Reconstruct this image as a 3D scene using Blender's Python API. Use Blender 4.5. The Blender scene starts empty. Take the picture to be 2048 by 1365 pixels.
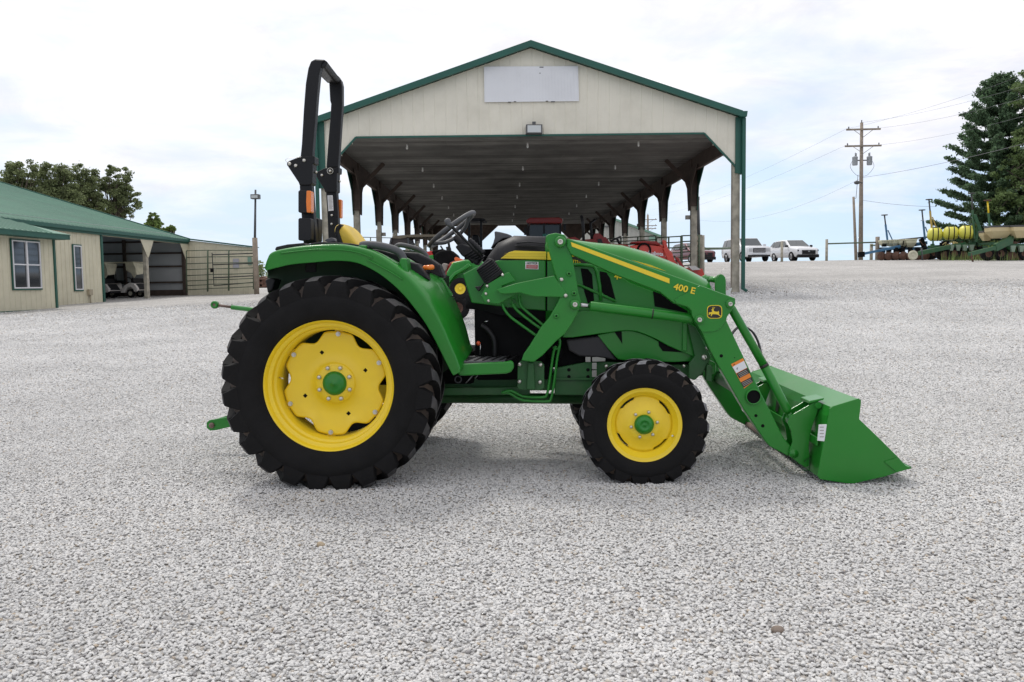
import bpy, bmesh, math, random
import numpy as np
from mathutils import Vector, Matrix
random.seed(7); np.random.seed(7)
SC = bpy.context.scene
COL = SC.collection
R_ = math.radians

# ------------------------------------------------------------------ camera
W, H, F = 2048.0, 1365.0, 1653.0
CAMH = 1.18
_d = Vector((1095-1024, -(564-682.5), -F)).normalized()
_u = Vector((math.sin(-.011), math.cos(-.011), 0)); _u = (_u - _u.dot(_d)*_d).normalized()
_x = _d.cross(_u)
ROT = Matrix((( _x.x, _x.y, _x.z), (_d.x, _d.y, _d.z), (_u.x, _u.y, _u.z)))   # camera axes -> world
CAM = Vector((0, 0, CAMH))
cam_data = bpy.data.cameras.new('camera'); cam = bpy.data.objects.new('camera', cam_data); COL.objects.link(cam)
cam_data.sensor_width = 36; cam_data.lens = F/W*36; cam_data.clip_start = .05; cam_data.clip_end = 4000
cam.matrix_world = Matrix.Translation(CAM) @ ROT.to_4x4()
SC.camera = cam
SC.view_settings.view_transform = 'Standard'; SC.view_settings.look = 'None'
SC.view_settings.exposure = 0.2; SC.view_settings.gamma = 1.0

# ------------------------------------------------------------------ sky and sun
SUN_EL, SUN_AZ = R_(58), R_(-28)          # azimuth measured from +Y towards +X
world = bpy.data.worlds.new('World'); SC.world = world; world.use_nodes = True
nt = world.node_tree; N = nt.nodes; L = nt.links; N.clear()
out = N.new('ShaderNodeOutputWorld'); bg = N.new('ShaderNodeBackground'); L.new(bg.outputs[0], out.inputs[0])
sky = N.new('ShaderNodeTexSky'); sky.sky_type = 'NISHITA'; sky.sun_disc = False
sky.sun_elevation = SUN_EL; sky.sun_rotation = SUN_AZ; sky.air_density = 1.0; sky.dust_density = .6
tc = N.new('ShaderNodeTexCoord'); sep = N.new('ShaderNodeSeparateXYZ'); L.new(tc.outputs['Generated'], sep.inputs[0])
def wmath(op, a, b=None, c=None):
    m = N.new('ShaderNodeMath'); m.operation = op
    for i, v in enumerate((a, b, c)):
        if v is None: continue
        if isinstance(v, (int, float)): m.inputs[i].default_value = v
        else: L.new(v, m.inputs[i])
    return m.outputs[0]
zz = wmath('ADD', wmath('MAXIMUM', sep.outputs[2], 0.0), .16)
px_ = wmath('DIVIDE', sep.outputs[0], zz); py_ = wmath('DIVIDE', sep.outputs[1], zz)
comb = N.new('ShaderNodeCombineXYZ'); L.new(px_, comb.inputs[0]); L.new(py_, comb.inputs[1])
n1 = N.new('ShaderNodeTexNoise'); n1.inputs['Scale'].default_value = 1.1; n1.inputs['Detail'].default_value = 9; n1.inputs['Roughness'].default_value = .6
n1.inputs['Distortion'].default_value = .35; L.new(comb.outputs[0], n1.inputs['Vector'])
n2 = N.new('ShaderNodeTexNoise'); n2.inputs['Scale'].default_value = .42; n2.inputs['Detail'].default_value = 3; L.new(comb.outputs[0], n2.inputs['Vector'])
cov = wmath('ADD', wmath('MULTIPLY', n1.outputs['Fac'], .6), wmath('MULTIPLY', n2.outputs['Fac'], .4))
# brighter, fuller cloud towards the sun's side of the sky
sd = Vector((math.sin(SUN_AZ)*math.cos(SUN_EL), math.cos(SUN_AZ)*math.cos(SUN_EL), math.sin(SUN_EL)))
dot = N.new('ShaderNodeVectorMath'); dot.operation = 'DOT_PRODUCT'; L.new(tc.outputs['Generated'], dot.inputs[0]); dot.inputs[1].default_value = sd
glow = wmath('POWER', wmath('MAXIMUM', dot.outputs['Value'], 0.0), 3.0)
low = wmath('MULTIPLY', wmath('SUBTRACT', wmath('MINIMUM', sep.outputs[2], .42), .24), .55)
cov2 = wmath('ADD', wmath('ADD', cov, low), wmath('MULTIPLY', glow, .12))
mr = N.new('ShaderNodeMapRange'); mr.inputs['From Min'].default_value = .38; mr.inputs['From Max'].default_value = .58
mr.inputs['To Min'].default_value = .08; mr.inputs['To Max'].default_value = 1.0; L.new(cov2, mr.inputs['Value'])
skys = N.new('ShaderNodeMixRGB'); skys.blend_type = 'MULTIPLY'; skys.inputs[0].default_value = 1
L.new(sky.outputs[0], skys.inputs[1])
sv = N.new('ShaderNodeVectorMath'); sv.operation = 'ADD'; sv.inputs[1].default_value = (0,0,.45); L.new(tc.outputs['Generated'], sv.inputs[0])
sn = N.new('ShaderNodeVectorMath'); sn.operation = 'NORMALIZE'; L.new(sv.outputs[0], sn.inputs[0]); L.new(sn.outputs[0], sky.inputs['Vector']); skys.inputs[2].default_value = (2.3, 2.0, 1.6, 1)
skc = N.new('ShaderNodeMixRGB'); skc.blend_type = 'DARKEN'; skc.inputs[0].default_value = 1; L.new(skys.outputs[0], skc.inputs[1]); skc.inputs[2].default_value = (5.35, 6.5, 7.7, 1)
cl = N.new('ShaderNodeMixRGB'); L.new(glow, cl.inputs[0]); cl.inputs[1].default_value = (7.6, 7.5, 7.9, 1); cl.inputs[2].default_value = (9.8, 9.7, 9.75, 1)
mix = N.new('ShaderNodeMixRGB'); L.new(mr.outputs[0], mix.inputs[0]); L.new(skc.outputs[0], mix.inputs[1]); n4 = N.new('ShaderNodeTexNoise'); n4.inputs['Scale'].default_value = 2.3; n4.inputs['Detail'].default_value = 8; n4.inputs['Roughness'].default_value = .62; n4.inputs['Distortion'].default_value = .5; L.new(comb.outputs[0], n4.inputs['Vector'])
m4_ = N.new('ShaderNodeMapRange'); m4_.inputs['From Min'].default_value = .35; m4_.inputs['From Max'].default_value = .62; m4_.inputs['To Min'].default_value = .84; m4_.inputs['To Max'].default_value = 1.03; L.new(n4.outputs['Fac'], m4_.inputs['Value'])
clt = N.new('ShaderNodeMixRGB'); clt.blend_type = 'MULTIPLY'; clt.inputs[0].default_value = 1; L.new(cl.outputs[0], clt.inputs[1]); L.new(m4_.outputs[0], clt.inputs[2]); L.new(clt.outputs[0], mix.inputs[2])
L.new(mix.outputs[0], bg.inputs[0]); bg.inputs[1].default_value = .12
sun_d = bpy.data.lights.new('sun', 'SUN'); sun = bpy.data.objects.new('sun', sun_d); COL.objects.link(sun)
sun_d.energy = 1.5; sun_d.angle = R_(10); sun_d.color = (1, .96, .9)
sun.rotation_euler = (-sd).to_track_quat('-Z', 'Y').to_euler(); sun.location = (-10, 20, 30)

# ------------------------------------------------------------------ helpers
def P(px, py, Y):
    """point of the plane at depth Y seen at pixel px,py of the 2048 wide photograph"""
    r = ROT @ Vector((px-1024, -(py-682.5), -F)); return CAM + r*(Y/r.y)
def zoomf(ox, oy, s): return lambda x, y: (ox+x/s, oy+y/s)
z1 = zoomf(400, 520, 2.8436); z2 = zoomf(500, 100, 2.968); z3 = zoomf(880, 420, 3.4133); z5 = zoomf(1340, 560, 3.102)
z6 = zoomf(1400, 680, 6.204); z7 = zoomf(560, 280, 6.204); z8 = zoomf(640, 60, 2.2756); zc = zoomf(860, 400, 6.825); zk = zoomf(1000, 460, 6.824)
SH_A = Vector((-.0574, .9984, 0)).normalized(); SH_B = Vector((SH_A.y, -SH_A.x, 0))
def shed_xy(x, y): return (x*SH_B.x+y*SH_A.x, x*SH_B.y+y*SH_A.y)
def sstep(a, b, t):
    t = np.clip((t-a)/(b-a), 0, 1); return t*t*(3-2*t)
def Gz(x, y):
    x = np.asarray(x, float); y = np.asarray(y, float)
    s = .0172+(.0445-.0172)*np.clip((x+17)/21, 0, 1)
    t = np.clip(y-5.2, 0, None); t = np.where(t < 3, t*t/6, t-1.5)
    t = np.where(t > 50, 50+6*(1-np.exp(-(t-50)/6)), t)
    fall = np.clip(y-76, 0, 120)*.07
    return s*t*1.03-fall
def G(x, y): return float(Gz(x, y))
def PG(px, Y, dz=0.0):
    x = P(px, 600, Y).x; return Vector((x, Y, G(x, Y)+dz))

MATS = {}
def mat(name, color, rough=.5, metal=0.0, var=0.0, vscale=8.0, bump=0.0, bscale=60.0, spec=.5, coat=0.0, dirt=None, dscale=3.0, damt=.5, island=0.0, coords='Object'):
    if name in MATS: return MATS[name]
    m = bpy.data.materials.new(name); m.use_nodes = True; t = m.node_tree; n = t.nodes; l = t.links
    b = n['Principled BSDF']; b.inputs['Base Color'].default_value = (*color, 1); b.inputs['Roughness'].default_value = rough
    b.inputs['Metallic'].default_value = metal; b.inputs['Specular IOR Level'].default_value = spec
    if coat: b.inputs['Coat Weight'].default_value = coat; b.inputs['Coat Roughness'].default_value = .08
    tcn = n.new('ShaderNodeTexCoord'); cur = None
    if var or dirt or island:
        base = n.new('ShaderNodeRGB'); base.outputs[0].default_value = (*color, 1); cur = base.outputs[0]
    if var:
        no = n.new('ShaderNodeTexNoise'); no.inputs['Scale'].default_value = vscale; no.inputs['Detail'].default_value = 6; l.new(tcn.outputs[coords], no.inputs['Vector'])
        mp = n.new('ShaderNodeMapRange'); mp.inputs['To Min'].default_value = 1-var; mp.inputs['To Max'].default_value = 1+var; mp.inputs['From Min'].default_value = .3; mp.inputs['From Max'].default_value = .7
        l.new(no.outputs['Fac'], mp.inputs['Value']); mx = n.new('ShaderNodeMixRGB'); mx.blend_type = 'MULTIPLY'; mx.inputs[0].default_value = 1
        l.new(cur, mx.inputs[1]); l.new(mp.outputs[0], mx.inputs[2]); cur = mx.outputs[0]
        rr = n.new('ShaderNodeMapRange'); rr.inputs['To Min'].default_value = max(rough-.08, .03); rr.inputs['To Max'].default_value = min(rough+.12, 1); l.new(no.outputs['Fac'], rr.inputs['Value']); l.new(rr.outputs[0], b.inputs['Roughness'])
    if island:
        g = n.new('ShaderNodeNewGeometry'); mp = n.new('ShaderNodeMapRange'); mp.inputs['To Min'].default_value = 1-island; mp.inputs['To Max'].default_value = 1+island
        l.new(g.outputs['Random Per Island'], mp.inputs['Value']); mx = n.new('ShaderNodeMixRGB'); mx.blend_type = 'MULTIPLY'; mx.inputs[0].default_value = 1
        l.new(cur, mx.inputs[1]); l.new(mp.outputs[0], mx.inputs[2]); cur = mx.outputs[0]
    if dirt:
        no = n.new('ShaderNodeTexNoise'); no.inputs['Scale'].default_value = dscale; no.inputs['Detail'].default_value = 8; no.inputs['Roughness'].default_value = .65; l.new(tcn.outputs[coords], no.inputs['Vector'])
        mp = n.new('ShaderNodeMapRange'); mp.inputs['From Min'].default_value = .45; mp.inputs['From Max'].default_value = .75; mp.inputs['To Max'].default_value = damt
        l.new(no.outputs['Fac'], mp.inputs['Value']); mx = n.new('ShaderNodeMixRGB'); l.new(mp.outputs[0], mx.inputs[0]); l.new(cur, mx.inputs[1]); mx.inputs[2].default_value = (*dirt, 1); cur = mx.outputs[0]
    if cur is not None: l.new(cur, b.inputs['Base Color'])
    if bump:
        no = n.new('ShaderNodeTexNoise'); no.inputs['Scale'].default_value = bscale; no.inputs['Detail'].default_value = 4; l.new(tcn.outputs[coords], no.inputs['Vector'])
        bn = n.new('ShaderNodeBump'); bn.inputs['Strength'].default_value = bump; bn.inputs['Distance'].default_value = .01; l.new(no.outputs['Fac'], bn.inputs['Height']); l.new(bn.outputs[0], b.inputs['Normal'])
    MATS[name] = m; return m

ORG = {}
def tag(o, label=None, cat=None, group=None, kind=None):
    if label: o['label'] = label
    if cat: o['category'] = cat
    if group: o['group'] = group
    if kind: o['kind'] = kind
    return o
def empty(name, loc, label, cat, group=None):
    o = bpy.data.objects.new(name, None); COL.objects.link(o); o.location = loc; o.empty_display_size = .2
    ORG[o.name] = Vector(loc); return tag(o, label, cat, group)

class MB:
    def __init__(s): s.v = []; s.f = []; s.sm = []; s.mi = []; s.cur = 0
    def add(s, vs, fs, smooth=False):
        k = len(s.v); s.v += [tuple(v) for v in vs]; s.f += [tuple(i+k for i in f) for f in fs]; s.sm += [smooth]*len(fs); s.mi += [s.cur]*len(fs); return s
    def box(s, a, b):
        x0, y0, z0 = a; x1, y1, z1_ = b
        return s.add([(x0,y0,z0),(x1,y0,z0),(x1,y1,z0),(x0,y1,z0),(x0,y0,z1_),(x1,y0,z1_),(x1,y1,z1_),(x0,y1,z1_)], [(0,3,2,1),(4,5,6,7),(0,1,5,4),(1,2,6,5),(2,3,7,6),(3,0,4,7)])
    def bar(s, a, b, w, h, up=(0,0,1)):
        a = Vector(a); b = Vector(b); d = (b-a).normalized(); u = Vector(up)
        if abs(d.dot(u)) > .98: u = Vector((0,1,0))
        sd_ = d.cross(u).normalized(); u = sd_.cross(d); vs = []
        for p in (a, b):
            for i, j in ((-1,-1),(1,-1),(1,1),(-1,1)): vs.append(p+sd_*i*w/2+u*j*h/2)
        return s.add(vs, [(0,1,2,3),(7,6,5,4),(0,4,5,1),(1,5,6,2),(2,6,7,3),(3,7,4,0)])
    def tube(s, pts, r, n=10, cap=True, smooth=True):
        pts = [Vector(p) for p in pts]; rs = r if isinstance(r, (list, tuple)) else [r]*len(pts); vs = []; fs = []
        ref = None
        for i, p in enumerate(pts):
            t = (pts[min(i+1, len(pts)-1)]-pts[max(i-1, 0)]).normalized()
            if ref is None:
                ref = Vector((0,0,1)) if abs(t.z) < .9 else Vector((0,1,0))
            u = (ref-ref.dot(t)*t).normalized(); ref = u; w = t.cross(u)
            for k in range(n):
                a = 2*math.pi*k/n; vs.append(p+(u*math.cos(a)+w*math.sin(a))*rs[i])
        for i in range(len(pts)-1):
            for k in range(n):
                a = i*n+k; b = i*n+(k+1) % n; fs.append((a, b, b+n, a+n))
        s.add(vs, fs, smooth)
        if cap:
            kk = len(s.v)-len(vs); s.f += [tuple(kk+i for i in range(n))[::-1], tuple(kk+(len(pts)-1)*n+i for i in range(n))]; s.sm += [False]*2; s.mi += [s.cur]*2
        return s
    def prism(s, pts, vec):
        n = len(pts); vec = Vector(vec); a = [Vector(p) for p in pts]; vs = a+[p+vec for p in a]
        return s.add(vs, [tuple(range(n)), tuple(range(2*n-1, n-1, -1))]+[(i, (i+1) % n, (i+1) % n+n, i+n) for i in range(n)])
    def loft(s, rings, closed=True, cap=True, smooth=False):
        n = len(rings[0]); vs = [p for r in rings for p in r]; fs = []
        for i in range(len(rings)-1):
            for k in range(n if closed else n-1):
                a = i*n+k; b = i*n+(k+1) % n; fs.append((a, b, b+n, a+n))
        s.add(vs, fs, smooth)
        if cap and closed:
            kk = len(s.v)-len(vs); s.f += [tuple(kk+i for i in range(n))[::-1], tuple(kk+(len(rings)-1)*n+i for i in range(n))]; s.sm += [False]*2; s.mi += [s.cur]*2
        return s
    def lathe(s, prof, c, axis='Y', n=48, smooth=True, closed=False):
        vs = []; fs = []; c = Vector(c)
        for (r, h) in prof:
            for k in range(n):
                a = 2*math.pi*k/n
                if axis == 'Y': vs.append(c+Vector((r*math.cos(a), h, r*math.sin(a))))
                elif axis == 'Z': vs.append(c+Vector((r*math.cos(a), r*math.sin(a), h)))
                else: vs.append(c+Vector((h, r*math.cos(a), r*math.sin(a))))
        m = len(prof)
        for i in range(m if closed else m-1):
            for k in range(n):
                a = i*n+k; b = i*n+(k+1) % n; j = ((i+1) % m)*n; fs.append((a, b, j+(k+1) % n, j+k))
        return s.add(vs, fs, smooth)
    def ell(s, c, r, n=12, m=8, rot=None):
        c = Vector(c); vs = []; fs = []
        if not isinstance(r, (tuple, list, Vector)): r = (r, r, r)
        for i in range(m+1):
            th = math.pi*i/m
            for k in range(n):
                a = 2*math.pi*k/n; p = Vector((r[0]*math.sin(th)*math.cos(a), r[1]*math.sin(th)*math.sin(a), r[2]*math.cos(th)))
                if rot: p = rot @ p
                vs.append(c+p)
        for i in range(m):
            for k in range(n): fs.append((i*n+k, (i+1)*n+k, (i+1)*n+(k+1) % n, i*n+(k+1) % n))
        return s.add(vs, fs, True)
    def build(s, name, m, parent=None, bevel=0, seg=2, loc=None, label=None, cat=None, group=None, kind=None, recalc=True):
        org = ORG.get(parent.name) if parent else (Vector(loc) if loc is not None else Vector((0,0,0)))
        me = bpy.data.meshes.new(name); me.from_pydata([tuple(Vector(v)-org) for v in s.v], [], s.f)
        for mm in (m if isinstance(m, (list, tuple)) else [m]): me.materials.append(mm)
        me.polygons.foreach_set('use_smooth', s.sm); me.polygons.foreach_set('material_index', s.mi)
        bm = bmesh.new(); bm.from_mesh(me); bmesh.ops.remove_doubles(bm, verts=bm.verts, dist=1e-5)
        if recalc: bmesh.ops.recalc_face_normals(bm, faces=bm.faces)
        bm.to_mesh(me); bm.free(); me.update()
        o = bpy.data.objects.new(name, me); COL.objects.link(o)
        if parent: o.parent = parent
        else: o.location = org
        ORG[o.name] = org
        if bevel:
            b = o.modifiers.new('bevel', 'BEVEL'); b.width = bevel; b.segments = seg; b.limit_method = 'ANGLE'; b.angle_limit = R_(35)
        return tag(o, label, cat, group, kind)
def plate(name, pts, Y0, Y1, m, parent, bevel=.003, **k):
    """flat part whose outline is given by pixels on its near face at depth Y0, going back to depth Y1"""
    vs = [P(x, y, Y0) for x, y in pts]; b = MB(); b.prism(vs, (0, Y1-Y0, 0)); return b.build(name, m, parent, bevel, **k)
def arc_pts(pts, n=6):
    """Catmull-Rom through the points"""
    q = [Vector(p) for p in pts]; o = []
    for i in range(len(q)-1):
        a = q[max(i-1, 0)]; b = q[i]; c = q[i+1]; d = q[min(i+2, len(q)-1)]
        for k in range(n):
            t = k/n; o.append(.5*((2*b)+(c-a)*t+(2*a-5*b+4*c-d)*t*t+(3*b-a-3*c+d)*t**3))
    o.append(q[-1]); return o
def text_mesh(txt, size, extrude=.001, bold=0.0):
    cu = bpy.data.curves.new('t', 'FONT'); cu.body = txt; cu.size = size; cu.extrude = extrude; cu.offset = bold; cu.resolution_u = 3; cu.align_x = 'CENTER'; cu.align_y = 'CENTER'
    o = bpy.data.objects.new('t', cu); COL.objects.link(o); bpy.context.view_layer.update()
    me = bpy.data.meshes.new_from_object(o.evaluated_get(bpy.context.evaluated_depsgraph_get())); bpy.data.objects.remove(o); bpy.data.curves.remove(cu)
    return me
def text(name, txt, size, M, m, parent, bold=0.0, sx=1.0):
    """M maps text plane (x right, y up, z out) to world"""
    me = text_mesh(txt, size, .0008 if size < .2 else .004, bold); vs = [M @ Vector((v.co.x*sx, v.co.y, v.co.z)) for v in me.vertices]
    b = MB(); b.add(vs, [tuple(p.vertices) for p in me.polygons]); bpy.data.meshes.remove(me)
    return b.build(name, m, parent)
def face_cam(p, roll=0.0, yaw=0.0):
    """text frame facing -Y"""
    return Matrix.Translation(p) @ Matrix.Rotation(yaw, 4, 'Z') @ Matrix.Rotation(math.pi/2, 4, 'X') @ Matrix.Rotation(roll, 4, 'Z')
def copy_thing(root, loc=None, rotz=None, label=None):
    def cp(o, par):
        c = o.copy(); COL.objects.link(c); c.parent = par
        for ch in list(o.children): cp(ch, c)
        return c
    r = cp(root, None)
    if loc is not None: r.location = loc
    if rotz is not None: r.rotation_euler = (0, 0, rotz)
    if label: r['label'] = label
    return r

# ------------------------------------------------------------------ materials
GREEN = mat('green_paint', (.014,.205,.018), .30, var=.06, vscale=3, spec=.4, coat=.2, dirt=(.07,.16,.05), dscale=2.2, damt=.16)
GREEN2 = mat('dark_green_casting', (.014,.10,.02), .5, var=.15, vscale=6, dirt=(.08,.09,.06), dscale=7, damt=.35)
YELLOW = mat('yellow_paint', (.90,.65,.022), .33, var=.04, vscale=5, coat=.15, dirt=(.50,.36,.08), dscale=4, damt=.12)
YSTRIPE = mat('yellow_decal', (.80,.60,.03), .4)
RUB = mat('tyre_rubber', (.0095,.0092,.0095), .78, var=.3, vscale=9, spec=.2, bump=.15, bscale=80)
VALLEY = mat('tyre_valley_dust', (.055,.043,.037), .8, var=.35, vscale=14, spec=.3, dirt=(.13,.09,.06), dscale=5, damt=.7)
TREAD = mat('tyre_tread_dusty', (.06,.06,.062), .8, var=.35, vscale=18, spec=.3, dirt=(.12,.10,.085), dscale=9, damt=.55, bump=.3, bscale=70)
TREADG = mat('tyre_tread_grey_dust', (.20,.20,.21), .85, var=.4, vscale=25, spec=.3, dirt=(.05,.038,.03), dscale=10, damt=.8, bump=.5, bscale=90)
BLK = mat('black_plastic', (.014,.014,.016), .48, spec=.3, var=.15, vscale=10, bump=.1, bscale=300)
BLKM = mat('black_metal', (.008,.008,.009), .4, spec=.3, var=.1, vscale=5)
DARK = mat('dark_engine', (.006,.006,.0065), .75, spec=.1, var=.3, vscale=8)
GREYP = mat('worn_grey_plastic', (.075,.078,.084), .5, var=.12, vscale=6)
STEEL = mat('zinc_bolt', (.62,.60,.55), .35, .85)
CHROME = mat('chrome_rod', (.55,.55,.56), .15, 1)
ORANGE = mat('amber_lens', (.85,.22,.02), .25, coat=.3)
RED = mat('red_plastic', (.5,.02,.015), .3)
WHITE = mat('white_decal', (.75,.76,.78), .5)
REDDEC = mat('red_decal', (.42,.03,.04), .5)
ORDEC = mat('orange_decal', (.80,.24,.03), .5)
BLKDEC = mat('black_decal', (.02,.018,.016), .5)
GREYDEC = mat('grey_decal_print', (.32,.30,.28), .6)
SEATY = mat('seat_yellow_vinyl', (.72,.50,.05), .45, var=.05)
LAMP = mat('lamp_housing', (.10,.10,.10), .5)
LENS = mat('lamp_lens', (.55,.57,.56), .15, spec=.8)
WOODP = mat('weathered_post', (.40,.37,.30), .85, var=.3, vscale=5, bump=.4, bscale=25, dirt=(.20,.185,.13), dscale=2, damt=.6)
WOODB = mat('brown_pole_wood', (.29,.24,.19), .85, var=.25, vscale=4, bump=.3, bscale=20)
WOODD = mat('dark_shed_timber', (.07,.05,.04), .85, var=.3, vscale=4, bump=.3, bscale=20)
TRIM = mat('green_trim_steel', (.012,.09,.065), .45, var=.12, vscale=2)
BEIGE = mat('beige_wall_steel', (.64,.60,.455), .5, var=.06, vscale=.7, dirt=(.30,.27,.19), dscale=.8, damt=.35)
BEIGE2 = mat('beige_gable_steel', (.74,.705,.595), .5, var=.05, vscale=.6, dirt=(.42,.39,.30), dscale=.9, damt=.35)
ROOFG = mat('green_roof_steel', (.075,.19,.135), .55, var=.1, vscale=.5, dirt=(.10,.24,.16), dscale=.5, damt=.4)
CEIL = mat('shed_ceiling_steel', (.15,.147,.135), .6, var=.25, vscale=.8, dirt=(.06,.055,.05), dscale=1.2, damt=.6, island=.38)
INNER = mat('grey_inner_steel', (.42,.43,.43), .5, var=.08, vscale=1)
GLASS = mat('dark_window_glass', (.03,.035,.04), .06, spec=.9)
WFRAME = mat('white_window_frame', (.72,.72,.74), .5)
def onX(px, py, X):
    r = ROT @ Vector((px-1024, -(py-682.5), -F)); return CAM+r*(X/r.x)
PIPE = mat('green_grey_pipe', (.09,.125,.075), .6, .0, var=.2, vscale=8)
# ------------------------------------------------------------------ ground
def ground_material():
    m = bpy.data.materials.new('gravel_ground'); m.use_nodes = True; t = m.node_tree; n = t.nodes; l = t.links; b = n['Principled BSDF']
    g = n.new('ShaderNodeTexCoord')
    v = n.new('ShaderNodeTexVoronoi'); v.inputs['Scale'].default_value = 44; l.new(g.outputs['Object'], v.inputs['Vector'])
    bw = n.new('ShaderNodeSeparateColor'); l.new(v.outputs['Color'], bw.inputs[0])
    cr = n.new('ShaderNodeValToRGB'); e = cr.color_ramp.elements; e[0].position = 0; e[0].color = (.35,.345,.335,1); e[1].position = 1; e[1].color = (.66,.647,.625,1)
    for p, c in ((.25,(.47,.463,.45,1)),(.6,(.55,.542,.528,1)),(.9,(.52,.48,.43,1)),(.93,(.61,.60,.585,1))):
        q = cr.color_ramp.elements.new(p); q.color = c
    l.new(bw.outputs[0], cr.inputs[0])
    nz = n.new('ShaderNodeTexNoise'); nz.inputs['Scale'].default_value = .35; nz.inputs['Detail'].default_value = 7; nz.inputs['Roughness'].default_value = .62; l.new(g.outputs['Object'], nz.inputs['Vector'])
    mp = n.new('ShaderNodeMapRange'); mp.inputs['From Min'].default_value = .3; mp.inputs['From Max'].default_value = .7; mp.inputs['To Min'].default_value = .78; mp.inputs['To Max'].default_value = 1.08; l.new(nz.outputs['Fac'], mp.inputs['Value'])
    mx = n.new('ShaderNodeMixRGB'); mx.blend_type = 'MULTIPLY'; mx.inputs[0].default_value = 1; l.new(cr.outputs[0], mx.inputs[1]); l.new(mp.outputs[0], mx.inputs[2])
    # finer speckle that still reads far away: shading among piled stones, put into colour
    n3 = n.new('ShaderNodeTexNoise'); n3.inputs['Scale'].default_value = 7; n3.inputs['Detail'].default_value = 8; n3.inputs['Roughness'].default_value = .8; l.new(g.outputs['Object'], n3.inputs['Vector'])
    m3 = n.new('ShaderNodeMapRange'); m3.inputs['From Min'].default_value = .35; m3.inputs['From Max'].default_value = .65; m3.inputs['To Min'].default_value = .62; m3.inputs['To Max'].default_value = 1.2; l.new(n3.outputs['Fac'], m3.inputs['Value'])
    m4 = n.new('ShaderNodeMixRGB'); m4.blend_type = 'MULTIPLY'; m4.inputs[0].default_value = 1; l.new(mx.outputs[0], m4.inputs[1]); l.new(m3.outputs[0], m4.inputs[2])
    l.new(m4.outputs[0], b.inputs['Base Color']); b.inputs['Roughness'].default_value = .9; b.inputs['Specular IOR Level'].default_value = .2
    n5 = n.new('ShaderNodeTexNoise'); n5.inputs['Scale'].default_value = 7; n5.inputs['Detail'].default_value = 5; n5.inputs['Roughness'].default_value = .75; l.new(g.outputs['Object'], n5.inputs['Vector'])
    b5 = n.new('ShaderNodeBump'); b5.inputs['Strength'].default_value = .8; b5.inputs['Distance'].default_value = .05; l.new(n5.outputs['Fac'], b5.inputs['Height'])
    bn = n.new('ShaderNodeBump'); l.new(b5.outputs[0], bn.inputs['Normal']); bn.inputs['Strength'].default_value = .9; bn.inputs['Distance'].default_value = .012; bn.invert = True; l.new(v.outputs['Distance'], bn.inputs['Height']); l.new(bn.outputs[0], b.inputs['Normal'])
    return m
def sheet(xs, ys, zf):
    X, Y = np.meshgrid(xs, ys); Z = zf(X, Y); nx = len(xs); vs = np.stack([X.ravel(), Y.ravel(), Z.ravel()], 1)
    fs = [(j*nx+i, j*nx+i+1, (j+1)*nx+i+1, (j+1)*nx+i) for j in range(len(ys)-1) for i in range(nx-1)]
    return vs, fs
xs = np.concatenate([[-1500,-600,-250,-120,-70], np.arange(-48, 49, 1.5), [70,120,250,600,1500]])
ys = np.concatenate([[-60,-20,-5], np.arange(0, 80, 1.0), [85,95,110,130,160,196,220,400,900,2500]])
vs, fs = sheet(xs, ys, Gz)
me = bpy.data.meshes.new('ground'); me.from_pydata(vs.tolist(), [], fs); me.polygons.foreach_set('use_smooth', [True]*len(fs)); me.materials.append(ground_material())
ground = bpy.data.objects.new('ground', me); COL.objects.link(ground); ground['kind'] = 'structure'

# loose stones near the camera, real pebbles scattered by geometry nodes
def stone_material():
    m = bpy.data.materials.new('limestone_pebble'); m.use_nodes = True; t = m.node_tree; n = t.nodes; l = t.links; b = n['Principled BSDF']
    oi = n.new('ShaderNodeObjectInfo'); cr = n.new('ShaderNodeValToRGB'); e = cr.color_ramp.elements
    e[0].position = 0; e[0].color = (.50,.50,.49,1); e[1].position = 1; e[1].color = (.70,.69,.67,1)
    for p, c in ((.2,(.58,.578,.568,1)),(.55,(.63,.625,.61,1)),(.86,(.68,.675,.66,1)),(.90,(.50,.455,.39,1)),(.912,(.42,.34,.25,1)),(.92,(.61,.60,.585,1)),(.985,(.27,.26,.26,1)),(.99,(.55,.54,.52,1))):
        q = cr.color_ramp.elements.new(p); q.color = c
    l.new(oi.outputs['Random'], cr.inputs[0])
    g = n.new('ShaderNodeTexCoord'); nz = n.new('ShaderNodeTexNoise'); nz.inputs['Scale'].default_value = 2.2; nz.inputs['Detail'].default_value = 5; l.new(g.outputs['Generated'], nz.inputs['Vector'])
    mp = n.new('ShaderNodeMapRange'); mp.inputs['To Min'].default_value = .9; mp.inputs['To Max'].default_value = 1.1; l.new(nz.outputs['Fac'], mp.inputs['Value'])
    mx = n.new('ShaderNodeMixRGB'); mx.blend_type = 'MULTIPLY'; mx.inputs[0].default_value = 1; l.new(cr.outputs[0], mx.inputs[1]); l.new(mp.outputs[0], mx.inputs[2])
    n6 = n.new('ShaderNodeTexNoise'); n6.inputs['Scale'].default_value = .55; n6.inputs['Detail'].default_value = 6; n6.inputs['Roughness'].default_value = .6; l.new(oi.outputs['Location'], n6.inputs['Vector'])
    m6 = n.new('ShaderNodeMapRange'); m6.inputs['From Min'].default_value = .3; m6.inputs['From Max'].default_value = .7; m6.inputs['To Min'].default_value = .84; m6.inputs['To Max'].default_value = 1.07; l.new(n6.outputs['Fac'], m6.inputs['Value'])
    x6 = n.new('ShaderNodeMixRGB'); x6.blend_type = 'MULTIPLY'; x6.inputs[0].default_value = 1; l.new(mx.outputs[0], x6.inputs[1]); l.new(m6.outputs[0], x6.inputs[2]); mx = x6
    l.new(mx.outputs[0], b.inputs['Base Color']); b.inputs['Roughness'].default_value = .85; b.inputs['Specular IOR Level'].default_value = .25
    return m
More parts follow.
